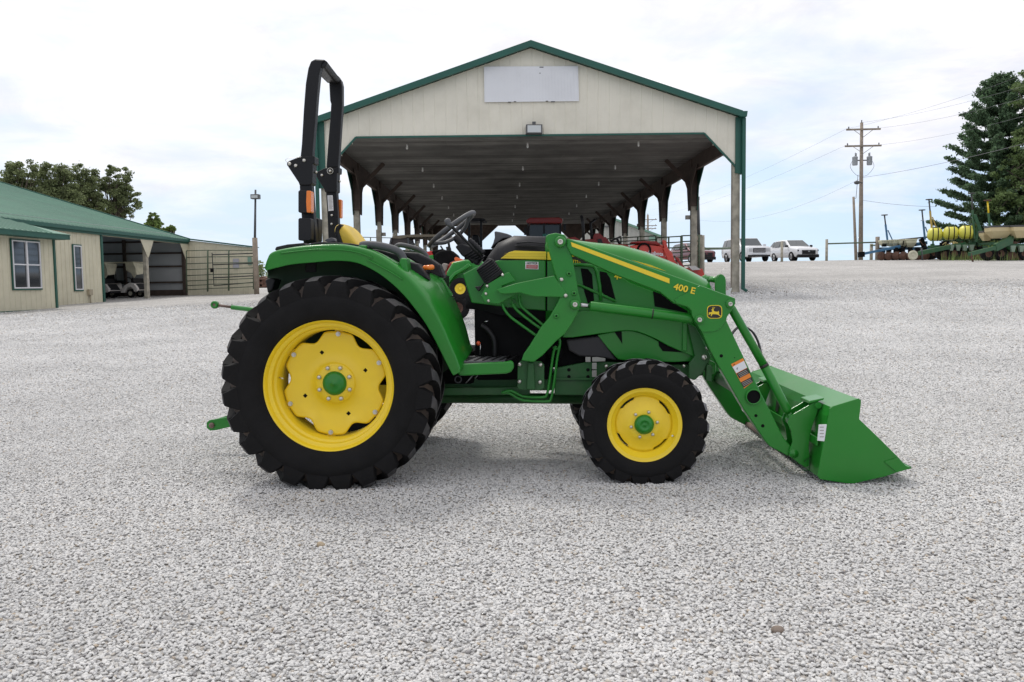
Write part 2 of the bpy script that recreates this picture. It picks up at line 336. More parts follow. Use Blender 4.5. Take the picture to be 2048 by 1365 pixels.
def gravel_stones():
    xs = np.arange(-24, 24.01, .4); ys = np.arange(1.7, 33., .4); vs, fs = sheet(xs, ys, lambda x, y: Gz(x, y)+.001)
    keep = [f for f in fs if abs(vs[f[0]][0]-.0) < vs[f[0]][1]*.70+.7]
    me = bpy.data.meshes.new('gravel_stones'); me.from_pydata(vs.tolist(), [], keep)
    a = me.attributes.new('dens', 'FLOAT', 'POINT'); yy = vs[:, 1]; rr = np.hypot(vs[:, 0]*.6, yy)
    sc_ = np.clip(1+(rr-6.5)/8, 1, 3.4); a.data.foreach_set('value', ((1-sstep(13, 32.5, rr))/sc_**2).astype(np.float32)); a2 = me.attributes.new('grow', 'FLOAT', 'POINT'); a2.data.foreach_set('value', sc_.astype(np.float32))
    o = bpy.data.objects.new('gravel_stones', me); COL.objects.link(o); tag(o, 'loose pale grey limestone gravel covering the yard in the foreground', 'gravel', kind='stuff')
    g = bpy.data.node_groups.new('scatter', 'GeometryNodeTree'); g.interface.new_socket('Geometry', in_out='INPUT', socket_type='NodeSocketGeometry'); g.interface.new_socket('Geometry', in_out='OUTPUT', socket_type='NodeSocketGeometry')
    n = g.nodes; l = g.links; gi = n.new('NodeGroupInput'); go = n.new('NodeGroupOutput')
    dp = n.new('GeometryNodeDistributePointsOnFaces'); na = n.new('GeometryNodeInputNamedAttribute'); na.data_type = 'FLOAT'; na.inputs['Name'].default_value = 'dens'
    mu = n.new('ShaderNodeMath'); mu.operation = 'MULTIPLY'; mu.inputs[1].default_value = 7000; l.new(na.outputs['Attribute'], mu.inputs[0])
    l.new(gi.outputs[0], dp.inputs['Mesh']); l.new(mu.outputs[0], dp.inputs['Density'])
    jo = n.new('GeometryNodeJoinGeometry')
    for k in range(7):
        ic = n.new('GeometryNodeMeshIcoSphere'); ic.inputs['Radius'].default_value = 1; ic.inputs['Subdivisions'].default_value = 2
        sp = n.new('GeometryNodeSetPosition'); ps = n.new('GeometryNodeInputPosition'); nz = n.new('ShaderNodeTexNoise'); nz.noise_dimensions = '4D'; nz.inputs['W'].default_value = k*3.7; nz.inputs['Scale'].default_value = .8; nz.inputs['Detail'].default_value = 1.5
        sb = n.new('ShaderNodeVectorMath'); sb.operation = 'SUBTRACT'; sb.inputs[1].default_value = (.5,.5,.5); l.new(ps.outputs[0], nz.inputs['Vector']); l.new(nz.outputs['Color'], sb.inputs[0])
        sc = n.new('ShaderNodeVectorMath'); sc.operation = 'SCALE'; sc.inputs['Scale'].default_value = 2.1; l.new(sb.outputs[0], sc.inputs[0])
        l.new(ic.outputs['Mesh'], sp.inputs['Geometry']); l.new(sc.outputs[0], sp.inputs['Offset'])
        ss = n.new('GeometryNodeSetShadeSmooth'); l.new(sp.outputs[0], ss.inputs[0])
        if k % 2: ss.inputs['Shade Smooth'].default_value = False
        sm = n.new('GeometryNodeSetMaterial'); sm.inputs['Material'].default_value = STONE; l.new(ss.outputs[0], sm.inputs[0])
        gti = n.new('GeometryNodeGeometryToInstance'); l.new(sm.outputs[0], gti.inputs[0]); l.new(gti.outputs[0], jo.inputs[0])
    ip = n.new('GeometryNodeInstanceOnPoints'); l.new(dp.outputs['Points'], ip.inputs['Points']); l.new(jo.outputs[0], ip.inputs['Instance']); ip.inputs['Pick Instance'].default_value = True
    r = n.new('FunctionNodeRandomValue'); r.data_type = 'FLOAT_VECTOR'; r.inputs[0].default_value = (-.4,-.4,0); r.inputs[1].default_value = (.4,.4,6.28); l.new(r.outputs[0], ip.inputs['Rotation'])
    s1 = n.new('FunctionNodeRandomValue'); s1.data_type = 'FLOAT_VECTOR'; s1.inputs[0].default_value = (.0042,.0038,.0032); s1.inputs[1].default_value = (.0100,.0082,.0060); s1.inputs['Seed'].default_value = 3; ng = n.new('GeometryNodeInputNamedAttribute'); ng.data_type = 'FLOAT'; ng.inputs['Name'].default_value = 'grow'; vs_ = n.new('ShaderNodeVectorMath'); vs_.operation = 'SCALE'; l.new(s1.outputs[0], vs_.inputs[0]); l.new(ng.outputs['Attribute'], vs_.inputs['Scale']); l.new(vs_.outputs[0], ip.inputs['Scale'])
    # lift each stone a little at random so they pile
    so = n.new('GeometryNodeTranslateInstances'); rz = n.new('FunctionNodeRandomValue'); rz.data_type = 'FLOAT_VECTOR'; rz.inputs[0].default_value = (0,0,.0); rz.inputs[1].default_value = (0,0,.0055); rz.inputs['Seed'].default_value = 9
    l.new(ip.outputs[0], so.inputs[0]); l.new(rz.outputs[0], so.inputs['Translation']); so.inputs['Local Space'].default_value = False
    l.new(so.outputs[0], go.inputs[0]); md = o.modifiers.new('scatter', 'NODES'); md.node_group = g
    return o
STONE = stone_material()
gravel_stones()

def loose_stone(px, Y, r, label, c, seed):
    q = PG(px, Y, .008); rs = np.random.RandomState(seed); m_ = MB(); m_.ell(q, (r, r*.75, r*.6), 12, 8)
    k = rs.normal(size=3)*60; m_.v = [tuple(Vector(v)+(Vector(v)-q)*(.22*math.sin(v[0]*k[0]+v[2]*k[1])+.18*math.sin(v[1]*k[2]+v[0]*40))) for v in m_.v]
    return m_.build('stone', mat('stone_'+c[0], c[1], .85, var=.3, vscale=40), loc=q, label=label, cat='stone')
loose_stone(628, 3.62, .026, 'larger tan stone lying on the gravel in front of the rear wheel', ('tan', (.36,.29,.20)), 3)
loose_stone(1560, 2.72, .020, 'larger dark brown stone on the gravel near the lower right corner', ('brown', (.20,.16,.13)), 5)
# ------------------------------------------------------------------ the green tractor
YC = 5.45
TR = empty('compact_tractor', (-.35, YC, 0), 'green and yellow compact tractor with front loader parked side-on in the foreground', 'tractor')
def mirY(y): return 2*YC-y
def bolt(p, r, parent, m=None, name='bolt', h=.012):
    b = MB(); p = Vector(p); b.lathe([(0, -h), (r*.75, -h), (r, -h*.55), (r, 0)], p, 'Y', 12); return b.build(name, m or STEEL, parent)
def tyre_mb(c, R, w, rr, nl, lh, sgn, a0=0.0, squash=.018):
    """carcass mesh and tread-lug mesh"""
    hh = R-lh-rr; ca = MB(); c = Vector(c)
    prof = [(rr+.004, -w*.36), (rr+.012, -w*.415), (rr+hh*.22, -w*.470), (rr+hh*.5, -w*.495), (rr+hh*.75, -w*.48), (R-lh-.012, -w*.43), (R-lh, -w*.32), (R-lh+.006, 0)]
    prof = prof[:4]+[(rr+hh*.70, -w*.485), (R-lh*2.4, -w*.468), (R-lh*1.45, -w*.365), (R-lh, -w*.30), (R-lh+.006, 0)]
    prof = prof+[(r, -y) for r, y in prof[-2::-1]]; m_ = len(prof)
    ca.lathe(prof, c, 'Y', 96, closed=True)
    ca.mi = [1 if 5 <= i//96 < m_-6 else 0 for i in range(len(ca.f))]
    lg = MB(); dth = 2*math.pi/nl
    for side in (-1, 1):
        for k in range(nl):
            th0 = k*dth+(dth/2 if side > 0 else 0)+a0
            fw_ = math.pi/nl/.0365; path = [(-.06, R-lh*.12, .8), (.12, R, .85), (.28, R-.001, 1.05), (.38, R-lh*.08, fw_*.36), (.435, R-lh*.30, fw_*.40), (.480, R-lh*.62, fw_*.45), (.49, R-lh*1.2, fw_*.58), (.492, R-lh*1.9, fw_*.76), (.488, R-lh*2.6, fw_*.97)]
            rings = []
            for (t, r, tw) in path:
                y = side*t*w; th = th0+sgn*(.27*(t/.5)**.8 if t > 0 else -.02)*(w/.42)*(.625/R)
                hw = .0365*tw; rb = r-lh*1.25 if t < .45 else r
                ring = []
                for (a, q) in ((-min(hw*1.25, hw+.03), rb), (-hw, r), (hw, r), (min(hw*1.25, hw+.03), rb)):
                    yy = y if (abs(a) <= hw or t < .45) else y-side*w*.09*(1 if t > .47 else .6)
                    ring.append(c+Vector((q*math.cos(th+a), yy, q*math.sin(th+a))))
                rings.append(ring)
            f0 = len(lg.f); lg.loft(rings)
            for i_ in range(f0, len(lg.f)):
                q_ = i_-f0; lg.mi[i_] = 0 if (q_ < 20 and q_ % 4 == 1) else (1 if q_ < len(lg.f)-f0-2 else 1)
    zg = .004
    for mb in (ca, lg):
        mb.v = [(x, y, max(z, zg+.35*(z-zg)) if z < zg+.03 else z) for x, y, z in mb.v]
    return ca, lg
def wheel(name, c, R, w, rr, nl, lh, sgn, side, front, a0):
    """c is the wheel centre; side -1 faces the camera"""
    c = Vector(c); yl = c.y+side*w*.40      # lip plane
    s = -side                               # into the wheel
    rim = MB()
    if not front:
        pr = [(rr+.011,.002),(rr+.013,-.003),(rr+.009,-.006),(rr+.003,-.001),(rr-.001,.012),(rr-.006,.026),(rr-.020,.029),(rr-.026,.034),(rr-.031,.062),(rr-.042,.067),(rr-.047,.074),(rr-.053,.16),(rr-.05,.27),(rr-.02,.33),(rr+.010,.335)]
    else:
        pr = [(rr+.008,0),(rr+.010,.005),(rr+.002,.010),(rr-.010,.012),(rr-.018,.03),(rr-.030,.042),(rr-.036,.05),(rr-.04,.12),(rr-.02,.19),(rr+.008,.20)]
    rim.lathe([(r, s*y) for r, y in pr], (c.x, yl, c.z), 'Y', 96)
    rim = rim.build(name, YELLOW, TR); so = rim.modifiers.new('solid', 'SOLIDIFY'); so.thickness = .006; es = rim.modifiers.new('edges', 'EDGE_SPLIT'); es.split_angle = R_(38)
    ca, lg = tyre_mb(c, R, w, rr, nl, lh, sgn, a0); ty = ca.build('tyre', [RUB, VALLEY], rim)
    lg.build('tread', [TREADG if front else TREAD, RUB], rim, bevel=.004 if not front else .003, seg=2)
    d = MB(); n = 144; rings = []
    if not front:
        dep = .165; ph = R_(84)
        def rout(a): return rr-.060-.046*max(0., math.cos(6*(a-ph)+math.pi))**1.25
        rad = [(0,.143),(.05,.143),(.114,.143),(.119,.153),(.121,.155),(.19,.158),(.24,.150)]
        for r, y in rad: rings.append([Vector((c.x+max(r,.001)*math.cos(2*math.pi*k/n), yl+s*y, c.z+max(r,.001)*math.sin(2*math.pi*k/n))) for k in range(n)])
        rings.append([Vector((c.x+(rout(2*math.pi*k/n)-.012)*math.cos(2*math.pi*k/n), yl+s*.142, c.z+(rout(2*math.pi*k/n)-.012)*math.sin(2*math.pi*k/n))) for k in range(n)])
        rings.append([Vector((c.x+rout(2*math.pi*k/n)*math.cos(2*math.pi*k/n), yl+s*.144, c.z+rout(2*math.pi*k/n)*math.sin(2*math.pi*k/n))) for k in range(n)])
        d.loft(rings, cap=False, smooth=True); dd = d.build('wheel_disc', YELLOW, rim); so = dd.modifiers.new('solid', 'SOLIDIFY'); so.thickness = .008; so.offset = 0
        for k in range(6):
            a = ph+k*math.pi/3; p = Vector((c.x+(rr-.075)*math.cos(a), yl+s*.142, c.z+(rr-.075)*math.sin(a)))
            b = MB(); b.lathe([(0, -s*.022), (.008, -s*.022), (.008, -s*.012), (.0145, -s*.012), (.0145, 0)], p, 'Y', 8, smooth=False); b.build('rim_bolt', STEEL, rim)
            b = MB(); q = (rr-.058); b.bar((c.x+(q+.012)*math.cos(a), yl+s*.152, c.z+(q+.012)*math.sin(a)), (c.x+(q-.04)*math.cos(a), yl+s*.152, c.z+(q-.04)*math.sin(a)), .05, .008, up=(0,1,0)); b.build('rim_lug', YELLOW, rim)
        for k in range(4):
            a = R_(115)-k*math.pi/2-.05; q = MB(); q.lathe([(0, -s*.002), (.0135, -s*.002), (.0135, 0)], (c.x+.197*math.cos(a), yl+s*.153, c.z+.197*math.sin(a)), 'Y', 4, smooth=False); q.build('square_hole', DARK, rim)
        for k in range(8):
            a = R_(22.5)+k*math.pi/4; p = (c.x+.098*math.cos(a), yl+s*.146, c.z+.098*math.sin(a)); b = MB()
            b.lathe([(0, -s*.024), (.010, -s*.024), (.013, -s*.018), (.013, -s*.004), (.017, -s*.004), (.017, 0)], p, 'Y', 10); b.build('wheel_bolt', STEEL, rim)
        h = MB(); h.lathe([(.001, -s*.030), (.008, -s*.030), (.010, -s*.026), (.045, -s*.024), (.062, -s*.016), (.071, -s*.002), (.073, s*.03)], (c.x, yl+s*.135, c.z), 'Y', 40); h.build('hub_cap', GREEN, rim)
        v = MB(); a = R_(172); v.tube([(c.x+(rr-.055)*math.cos(a), yl+s*.08, c.z+(rr-.055)*math.sin(a)), (c.x+(rr-.085)*math.cos(a), yl+s*.06, c.z+(rr-.085)*math.sin(a))], .005, 8); v.build('valve_stem', STEEL, rim)
    else:
        def rout(a):
            r = rr-.042
            for q in (R_(38), R_(128), R_(218), R_(308)):
                dl = abs((a-q+math.pi) % (2*math.pi)-math.pi)
                if dl < .34: r -= .015*min(1, (.34-dl)/.08)
            return r
        for r, y in [(0,.030),(.08,.030),(.095,.036),(.12,.05),(.15,.055)]: rings.append([Vector((c.x+max(r,.001)*math.cos(2*math.pi*k/n), yl+s*y, c.z+max(r,.001)*math.sin(2*math.pi*k/n))) for k in range(n)])
        rings.append([Vector((c.x+rout(2*math.pi*k/n)*math.cos(2*math.pi*k/n), yl+s*.056, c.z+rout(2*math.pi*k/n)*math.sin(2*math.pi*k/n))) for k in range(n)])
        d.loft(rings, cap=False, smooth=True); dd = d.build('wheel_disc', YELLOW, rim); so = dd.modifiers.new('solid', 'SOLIDIFY'); so.thickness = .006; so.offset = 0
        for k in range(6):
            a = R_(10)+k*math.pi/3; p = (c.x+.077*math.cos(a), yl+s*.031, c.z+.077*math.sin(a)); b = MB()
            b.lathe([(0, -s*.018), (.008, -s*.018), (.010, -s*.012), (.010, 0)], p, 'Y', 8); b.build('wheel_bolt', STEEL, rim)
        h = MB(); h.lathe([(.001, -s*.040), (.005, -s*.040), (.006, -s*.034), (.022, -s*.034), (.025, -s*.040), (.035, -s*.040), (.040, -s*.034), (.052, -s*.028), (.057, -s*.014), (.058, s*.03)], (c.x, yl+s*.032, c.z), 'Y', 40); h.build('hub_cap', GREEN, rim)
        v = MB(); a = R_(-22); v.tube([(c.x+(rr-.02)*math.cos(a), yl+s*.04, c.z+(rr-.02)*math.sin(a)), (c.x+(rr-.035)*math.cos(a), yl+s*.01, c.z+(rr-.035)*math.sin(a))], .005, 8); v.build('valve_stem', STEEL, rim)
    return rim
RW = (-1.262, 4.83, .600); FW = (.552, 4.86, .345)
wheel('rear_wheel', RW, .634, .42, .368, 24, .044, 1, -1, False, .12)
wheel('rear_wheel', (RW[0], mirY(RW[1]), RW[2]), .628, .42, .368, 24, .044, 1, 1, False, .02)
wheel('front_wheel', FW, .375, .25, .208, 19, .028, 1, -1, True, .05)
wheel('front_wheel', (FW[0]-.03, mirY(FW[1]), FW[2]), .375, .25, .208, 19, .028, 1, 1, True, .0)

# fenders: skin lofted from the outer arch to the inner arch, skirt hanging from the outer arch
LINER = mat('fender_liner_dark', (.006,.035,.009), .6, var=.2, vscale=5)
def fender(mir):
    cut = 40 if mir else None
    f = (lambda p: p) if not mir else (lambda p: Vector((p.x, mirY(p.y), p.z)))
    top = [(529,537),(534,521),(541,510),(562,503),(612,496),(668,493),(705,497),(745,508),(782,530),(815,558),(842,590),(866,625),(886,662),(900,695),(912,722),(920,745)]
    inn = [(534,552),(540,535),(548,518),(580,509),(625,501),(680,499),(720,503),(765,512),(808,528),(850,542),(884,556),(903,588),(920,622),(932,655),(940,685),(946,700)]
    a = arc_pts([P(x, y, 4.74) for x, y in top], 4); b = arc_pts([P(x, y, 5.16) for x, y in inn], 4)[:cut]; a = a[:cut]; m = []
    for p, q in zip(a, b):
        mid = p.lerp(q, .12); up = Vector((0,0,.012)); m.append((p, p.lerp(q, .04)+Vector((.004,0,.012)), p.lerp(q, .25)+Vector((.006,0,.02)), p.lerp(q, .6)+Vector((.004,0,.012)), q))
    mb = MB(); mb.loft([[f(v) for v in r] for r in m], closed=False, smooth=True)
    # inner wall down behind the tyre
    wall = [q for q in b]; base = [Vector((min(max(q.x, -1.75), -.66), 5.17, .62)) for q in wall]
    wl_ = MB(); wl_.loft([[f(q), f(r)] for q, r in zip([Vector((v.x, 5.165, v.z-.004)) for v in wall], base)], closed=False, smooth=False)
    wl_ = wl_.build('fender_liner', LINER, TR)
    o = mb.build('fender', GREEN, TR); s = o.modifiers.new('solid', 'SOLIDIFY'); s.thickness = .008; s.offset = -1
    low = [(531,542),(540,539),(556,535),(585,529),(630,525),(672,522),(712,526),(748,542),(780,565),(808,592),(833,623),(855,655),(874,690),(888,718),(899,740),(906,752)]
    c = arc_pts([P(x, y, 4.74) for x, y in low], 4)[:cut]; sk = MB()
    rr = []
    for p, q in zip(a, c): rr.append([f(Vector((v.x, v.y+dy, v.z))) for v, dy in ((p, 0), (p, .008), (q, .022), (q, .008))])
    sk.loft(rr, smooth=False); sk.build('fender_skirt', GREEN, TR, bevel=.003)
fender(False); fender(True)
# ridge moulding on the fender
for k, (pp, yy) in enumerate((([(560,507),(640,499),(705,503),(745,516)], 4.735), ([(735,520),(775,541),(806,560)], 4.733))):
    b = MB(); b.tube(arc_pts([P(x, y, yy) for x, y in pp], 5), .004, 6); b.build('fender_moulding', GREEN, TR)
# black fender-top trim, rear lamp, handles, consoles
plate('fender_trim', [(613,494),(622,487),(640,484),(700,487),(738,493),(738,499),(690,496),(640,493),(616,497)], 4.82, 5.12, BLK, TR, .006)
plate('rear_lamp', [(549,500),(552,494),(575,489),(608,486),(612,492),(580,496),(553,502)], 4.85, 5.05, BLK, TR, .005)
plate('fender_underlight', [(530,560),(540,556),(551,560),(545,580),(535,587)], 5.0, 5.12, BLKM, TR, .008)
b = MB(); b.tube(arc_pts([P(716,500,4.86), P(726,491,4.86), P(750,491,4.86), P(780,497,4.87), P(798,505,4.87), P(806,517,4.87), P(808,536,4.86)], 6), [.016]*5+[.0235]*32, 12); b.build('grab_handle', GREYP, TR)
b = MB(); b.tube(arc_pts([P(788,500,5.95), P(797,491,5.95), P(815,493,5.95), P(838,500,5.95), P(852,511,5.95), P(856,525,5.95)], 6), .018, 12); b.build('grab_handle', GREYP, TR)
plate('side_console', [(733,497),(760,500),(792,509),(806,520),(835,528),(850,545),(860,562),(835,552),(805,532),(770,512)], 4.92, 5.12, BLK, TR, .01)
plate('side_console', [(790,503),(835,506),(862,519),(878,530),(884,545),(888,556),(866,556),(850,538),(822,520)], 5.14, 5.30, BLK, TR, .012)
plate('console_panel', [(846,556),(862,556),(884,556),(889,566),(905,590),(890,612),(872,588)], 5.12, 5.17, GREEN, TR, .004)
for (x, y) in ((858,536),(868,588)):
    b = MB(); b.tube([P(x-8, y, 5.02), P(x+6, y-1, 5.02)], .0155, 12); b.ell(P(x-8,y,5.02), .0155); b.ell(P(x+6,y-1,5.02), .0155); b.build('control_knob', ORANGE, TR)
    b = MB(); b.tube([P(x, y+3, 5.02), P(x-2, y+16, 5.03)], .006, 8); b.build('control_stem', BLKM, TR)
plate('fender_boss', [(705,506),(712,494),(722,490),(734,491),(731,500),(728,512)], 4.80, 4.90, GREEN, TR, .01)
plate('fender_boss', [(798,526),(801,516),(813,517),(817,545),(815,566),(804,556)], 4.80, 4.92, GREEN, TR, .01)
# seat
st = MB(); sp = [(679,465),(681,455),(687,449),(696,450),(707,459),(718,472),(729,488),(735,500),(697,500),(686,480)]
for k, (s_, yy) in enumerate(((.80,5.25),(.95,5.29),(1,5.36),(1,5.54),(.95,5.61),(.80,5.65))):
    c0 = P(702, 486, yy)
    ring = [];
    for x, y in sp: q = P(x, y, 5.45); q0 = P(702, 490, 5.45); v = q0+(q-q0)*s_; ring.append(Vector((v.x, yy, v.z)))
    if k == 0: rings = []
    rings.append(ring)
st.loft(rings, smooth=True); so_ = st.build('seat_back', SEATY, TR); sm = so_.modifiers.new('sub', 'SUBSURF'); sm.levels = 1; sm.render_levels = 2
plate('seat_shell', [(669,466),(671,454),(679,447),(684,450),(677,462),(684,484),(696,505),(684,505),(674,487)], 5.24, 5.62, BLK, TR, .012)
b = MB(); v = [P(690,500,5.45), P(800,505,5.45), P(802,522,5.45), P(690,520,5.45)]; b.prism([Vector((q.x, 5.24, q.z)) for q in v], (0,.42,0)); b.build('seat_cushion', SEATY, TR, .02)
plate('seat_latch', [z7(550,1250),z7(580,1228),z7(640,1212),z7(672,1225),z7(684,1262),z7(600,1275)], 5.0, 5.06, GREYP, TR, .004)

# roll bar
ry, fy = 5.15, 5.68
def rops_side(Y, poly_up, poly_br, poly_lo, name_):
    up = plate('roll_bar_post', poly_up, Y, Y+.062, BLKM, TR, .008, seg=3)
    plate('roll_bar_hinge', poly_br, Y-.012, Y+.074, BLKM, TR, .004)
    plate('roll_bar_base', poly_lo, Y, Y+.062, BLKM, TR, .006)
near_up = [(628,119),(621,124),(616,137),(611,167),(607,218),(603,289),(600,318),(624,318),(626,289),(630,245),(634,190),(638,150),(643,128),(650,120)]
plate('roll_bar_post', near_up, ry, ry+.062, BLKM, TR, .008, seg=3)
far_up = [z2(462,165),z2(468,190),z2(474,300),z2(480,320),z2(474,420),z2(462,560),z2(452,700),z2(522,700),z2(535,500),z2(547,320),z2(547,210),z2(540,180),z2(520,150),z2(470,140)]
plate('roll_bar_post', far_up, fy, fy+.062, BLKM, TR, .008, seg=3)
b = MB(); A = [P(x, y, ry+.01) for x, y in ((618,132),(622,123),(630,118.5),(648,119.5),(655,124),(652,134),(646,136))]
B_ = [P(x, y, fy+.05) for x, y in ((654,166),(657,160),(662,156.5),(676,157),(683,161),(681,169),(676,172))]
b.loft([A, B_]); b.build('roll_bar_crossbar', BLKM, TR, .005)
plate('roll_bar_hinge', [z7(250,205),z7(400,198),z7(430,205),z7(430,295),z7(405,300),z7(402,540),z7(375,562),z7(240,562),z7(230,530),z7(85,312),z7(84,284),z7(110,262)], ry-.014, ry+.078, BLKM, TR, .004)
plate('roll_bar_hinge', [z7(435,408),z7(560,350),z7(700,343),z7(730,338),z7(728,412),z7(705,415),z7(705,640),z7(690,652),z7(560,652),z7(545,610),z7(430,424)], fy-.014, fy+.078, BLKM, TR, .004)
plate('roll_bar_base', [z7(240,555),z7(392,555),z7(415,900),z7(450,1270),z7(290,1290),z7(262,900)], ry, ry+.062, BLKM, TR, .006)
plate('roll_bar_base', [z7(568,645),z7(700,645),z7(718,900),z7(730,1290),z7(600,1290),z7(585,900)], fy, fy+.062, BLKM, TR, .006)
plate('roll_bar_base', [(612,490),(634,490),(632,545),(610,545)], ry+.01, ry+.07, BLKM, TR, .004)
for (x, y) in ((302,258),(198,322),(122,300)): bolt(P(*z7(x, y), ry-.015), .011, TR)
for (x, y) in ((522,440),): bolt(P(*z7(x, y), fy-.015), .009, TR)
for (x, y) in ((645,937),(643,1045)): bolt(P(*z7(x, y), fy-.001), .008, TR)
p = P(*z7(622,387), fy-.022); b = MB(); b.tube([p+Vector((.02*math.cos(a), 0, .02*math.sin(a))) for a in np.linspace(0, 6.28, 20)], .0022, 6); b.ell(p, (.010,.008,.010)); b.build('hitch_pin', STEEL, TR)
for (x0, x1, y) in ((400,455,402),(700,748,515)):
    b = MB(); b.tube([P(*z7(x0, y), ry+.04 if x0 < 500 else fy+.04), P(*z7(x1, y), ry+.04 if x0 < 500 else fy+.04)], .0055, 8); b.ell(P(*z7(x1-8, y), ry+.04 if x0 < 500 else fy+.04), .009); b.build('hinge_pin', STEEL, TR)
b = MB(); b.tube(arc_pts([P(*z7(110,290), ry-.02), P(*z7(70,262), ry-.03), P(*z7(90,235), ry-.03), P(*z7(200,222), ry-.02), P(*z7(260,215), ry-.02)], 5), .0012, 5); b.build('pin_tether', STEEL, TR)
plate('serial_sticker', [z7(588,692),z7(652,688),z7(664,878),z7(600,884)], fy-.0035, fy-.001, WHITE, TR, 0)
for k in range(11):
    y = 705+k*15; plate('sticker_print', [z7(598+k*.8,y),z7(640+k*.8+(k*7 % 3)*4,y-1),z7(641+k*.8+(k*7 % 3)*4,y+5),z7(599+k*.8,y+6)], fy-.0045, fy-.0036, GREYDEC, TR, 0)
wl = plate('warning_lamp', [z7(225,640),z7(240,625),z7(372,625),z7(380,640),z7(380,895),z7(370,908),z7(240,905),z7(225,890)], ry-.075, ry-.012, BLK, TR, .01)
plate('amber_lens', [z7(328,632),z7(374,632),z7(384,645),z7(384,895),z7(372,906),z7(330,902),z7(322,770)], ry-.088, ry-.02, ORANGE, wl, .008)
wl = plate('warning_lamp', [z7(700,745),z7(742,738),z7(742,968),z7(704,972)], fy+.06, fy+.12, BLK, TR, .006)
plate('amber_lens', [z7(712,742),z7(750,738),z7(760,750),z7(758,965),z7(742,975),z7(720,970)], fy+.05, fy+.10, ORANGE, wl, .008)
plate('rear_work_lamp', [z7(225,985),z7(240,970),z7(372,972),z7(382,985),z7(382,1235),z7(370,1250),z7(240,1250),z7(225,1238)], ry-.085, ry-.012, BLK, TR, .012)
plate('rear_work_lamp', [z7(420,968),z7(470,972),z7(478,985),z7(474,1260),z7(440,1260)], ry+.10, ry+.20, BLK, TR, .008)

# hood and cowl, lofted along the tractor
def hsec(px, ytop, ybot, hw, crown=.03, Yp=YC, sh=.10):
    t = P(px, ytop, Yp); bo = P(px, ybot, Yp); X = t.x; zt = t.z; zb = bo.z
    pts = [(-hw, zb), (-hw*1.0, zb+(zt-zb)*.45), (-hw*.985, zt-sh-crown), (-hw*.93, zt-sh*.45-crown*.6), (-hw*.78, zt-crown*.75), (-hw*.4, zt-crown*.15), (0, zt)]
    pts = pts+[(-a, z) for a, z in pts[-2::-1]]; return [Vector((X, YC+a, z)) for a, z in pts]
hood = MB(); hood.loft([hsec(1090,476,640,.335,.02), hsec(1140,480,650,.335,.025), hsec(1185,486,660,.335,.03), hsec(1240,491,666,.333,.035), hsec(1285,503,670,.328,.04), hsec(1330,520,671,.32,.042), hsec(1358,532,672,.313,.045), hsec(1385,546,674,.30,.05), hsec(1406,557,675,.28,.05), hsec(1418,573,672,.25,.04)], smooth=True)
hd = hood.build('hood', GREEN, TR); 
# raised ridges and yellow line on hood top
for dy in ():
    b = MB(); b.tube(arc_pts([P(1195,487,YC)+Vector((0,dy,.004)), P(1250,491,YC)+Vector((0,dy,.006)), P(1300,504,YC)+Vector((0,dy,.006)), P(1350,528,YC)+Vector((0,dy,.002)), P(1400,558,YC)+Vector((0,dy*.8,-.006))], 4), .009, 6); b.v = [(x, y, z-.004) for x, y, z in b.v]; b.build('hood_ridge', GREEN, TR)
plate('hood_yellow_line', [(1262,520),(1300,530),(1333,543),(1300,534)], YC-.345, YC-.33, YSTRIPE, TR, 0)
cow = MB(); cow.loft([hsec(938,560,615,.26,.02), hsec(965,536,618,.29,.02), hsec(985,505,622,.31,.02), hsec(1000,486,626,.325,.02), hsec(1030,473,630,.33,.02), hsec(1091,475,640,.333,.02)], smooth=True)
cow.build('dash_cowl', BLK, TR)
# flat side panels over the loft: green lower, black upper stays
SY = YC-.347
plate('side_panel', [z3(155,440),z3(240,395),z3(330,360),z3(400,345),z3(600,342),z3(722,345),z3(722,690),z3(590,680),z3(215,635)], SY, SY+.02, GREEN, TR, .006)
plate('yellow_hood_stripe', [z3(414,333),z3(440,312),z3(470,290),z3(510,279),z3(725,286),z3(725,340),z3(414,333)][:6], SY-.006, SY+.01, YSTRIPE, TR, .001)
plate('yellow_hood_stripe', [z3(733,288),z3(900,300),z3(960,322),z3(900,340),z3(733,342)], SY-.004, SY+.01, YSTRIPE, TR, .001)
for k in range(4): plate('stripe_line', [z3(440+k*-5, 296+k*11),z3(724, 296+k*11),z3(724, 297.6+k*11),z3(440+k*-5, 297.6+k*11)], SY-.0072, SY-.0055, mat('stripe_line_ochre', (.42,.30,.02), .5), TR, 0)
plate('cowl_moulding', [z3(520,222),z3(600,215),z3(715,225),z3(715,232),z3(600,224),z3(522,234)], SY+.002, SY+.02, BLK, TR, .003)
plate('cowl_moulding', [z3(510,243),z3(600,240),z3(715,252),z3(715,258),z3(600,248),z3(512,252)], SY+.002, SY+.02, BLK, TR, .003)
plate('hood_side', [z3(732,350),z3(905,345),z3(1180,420),z3(1300,500),z3(1460,560),z3(1640,640),z3(1660,760),z3(1500,780),z3(732,690)], SY, SY+.018, GREEN, TR, .004)
for q in ([(960,400),(1010,405),(1038,440),(1052,620),(1010,640),(985,560)], [(1090,420),(1135,428),(1160,465),(1198,612),(1140,600),(1105,560)], [(1455,555),(1520,580),(1600,640),(1690,690),(1690,705),(1465,660)]):
    plate('grille_opening', [z3(*a) for a in q], SY-.0035, SY-.001, DARK, TR, 0)
b = MB(); b.tube([P(*z3(x, y), SY-.01) for x, y in ((905,375),(1000,378),(1050,385),(1070,420),(1090,520),(1098,620))], .011, 8); b.tube([P(*z3(x, y), SY-.008) for x, y in ((925,505),(1000,535),(1100,580),(1200,625))], .009, 8); b.build('grille_bar', GREEN, TR)
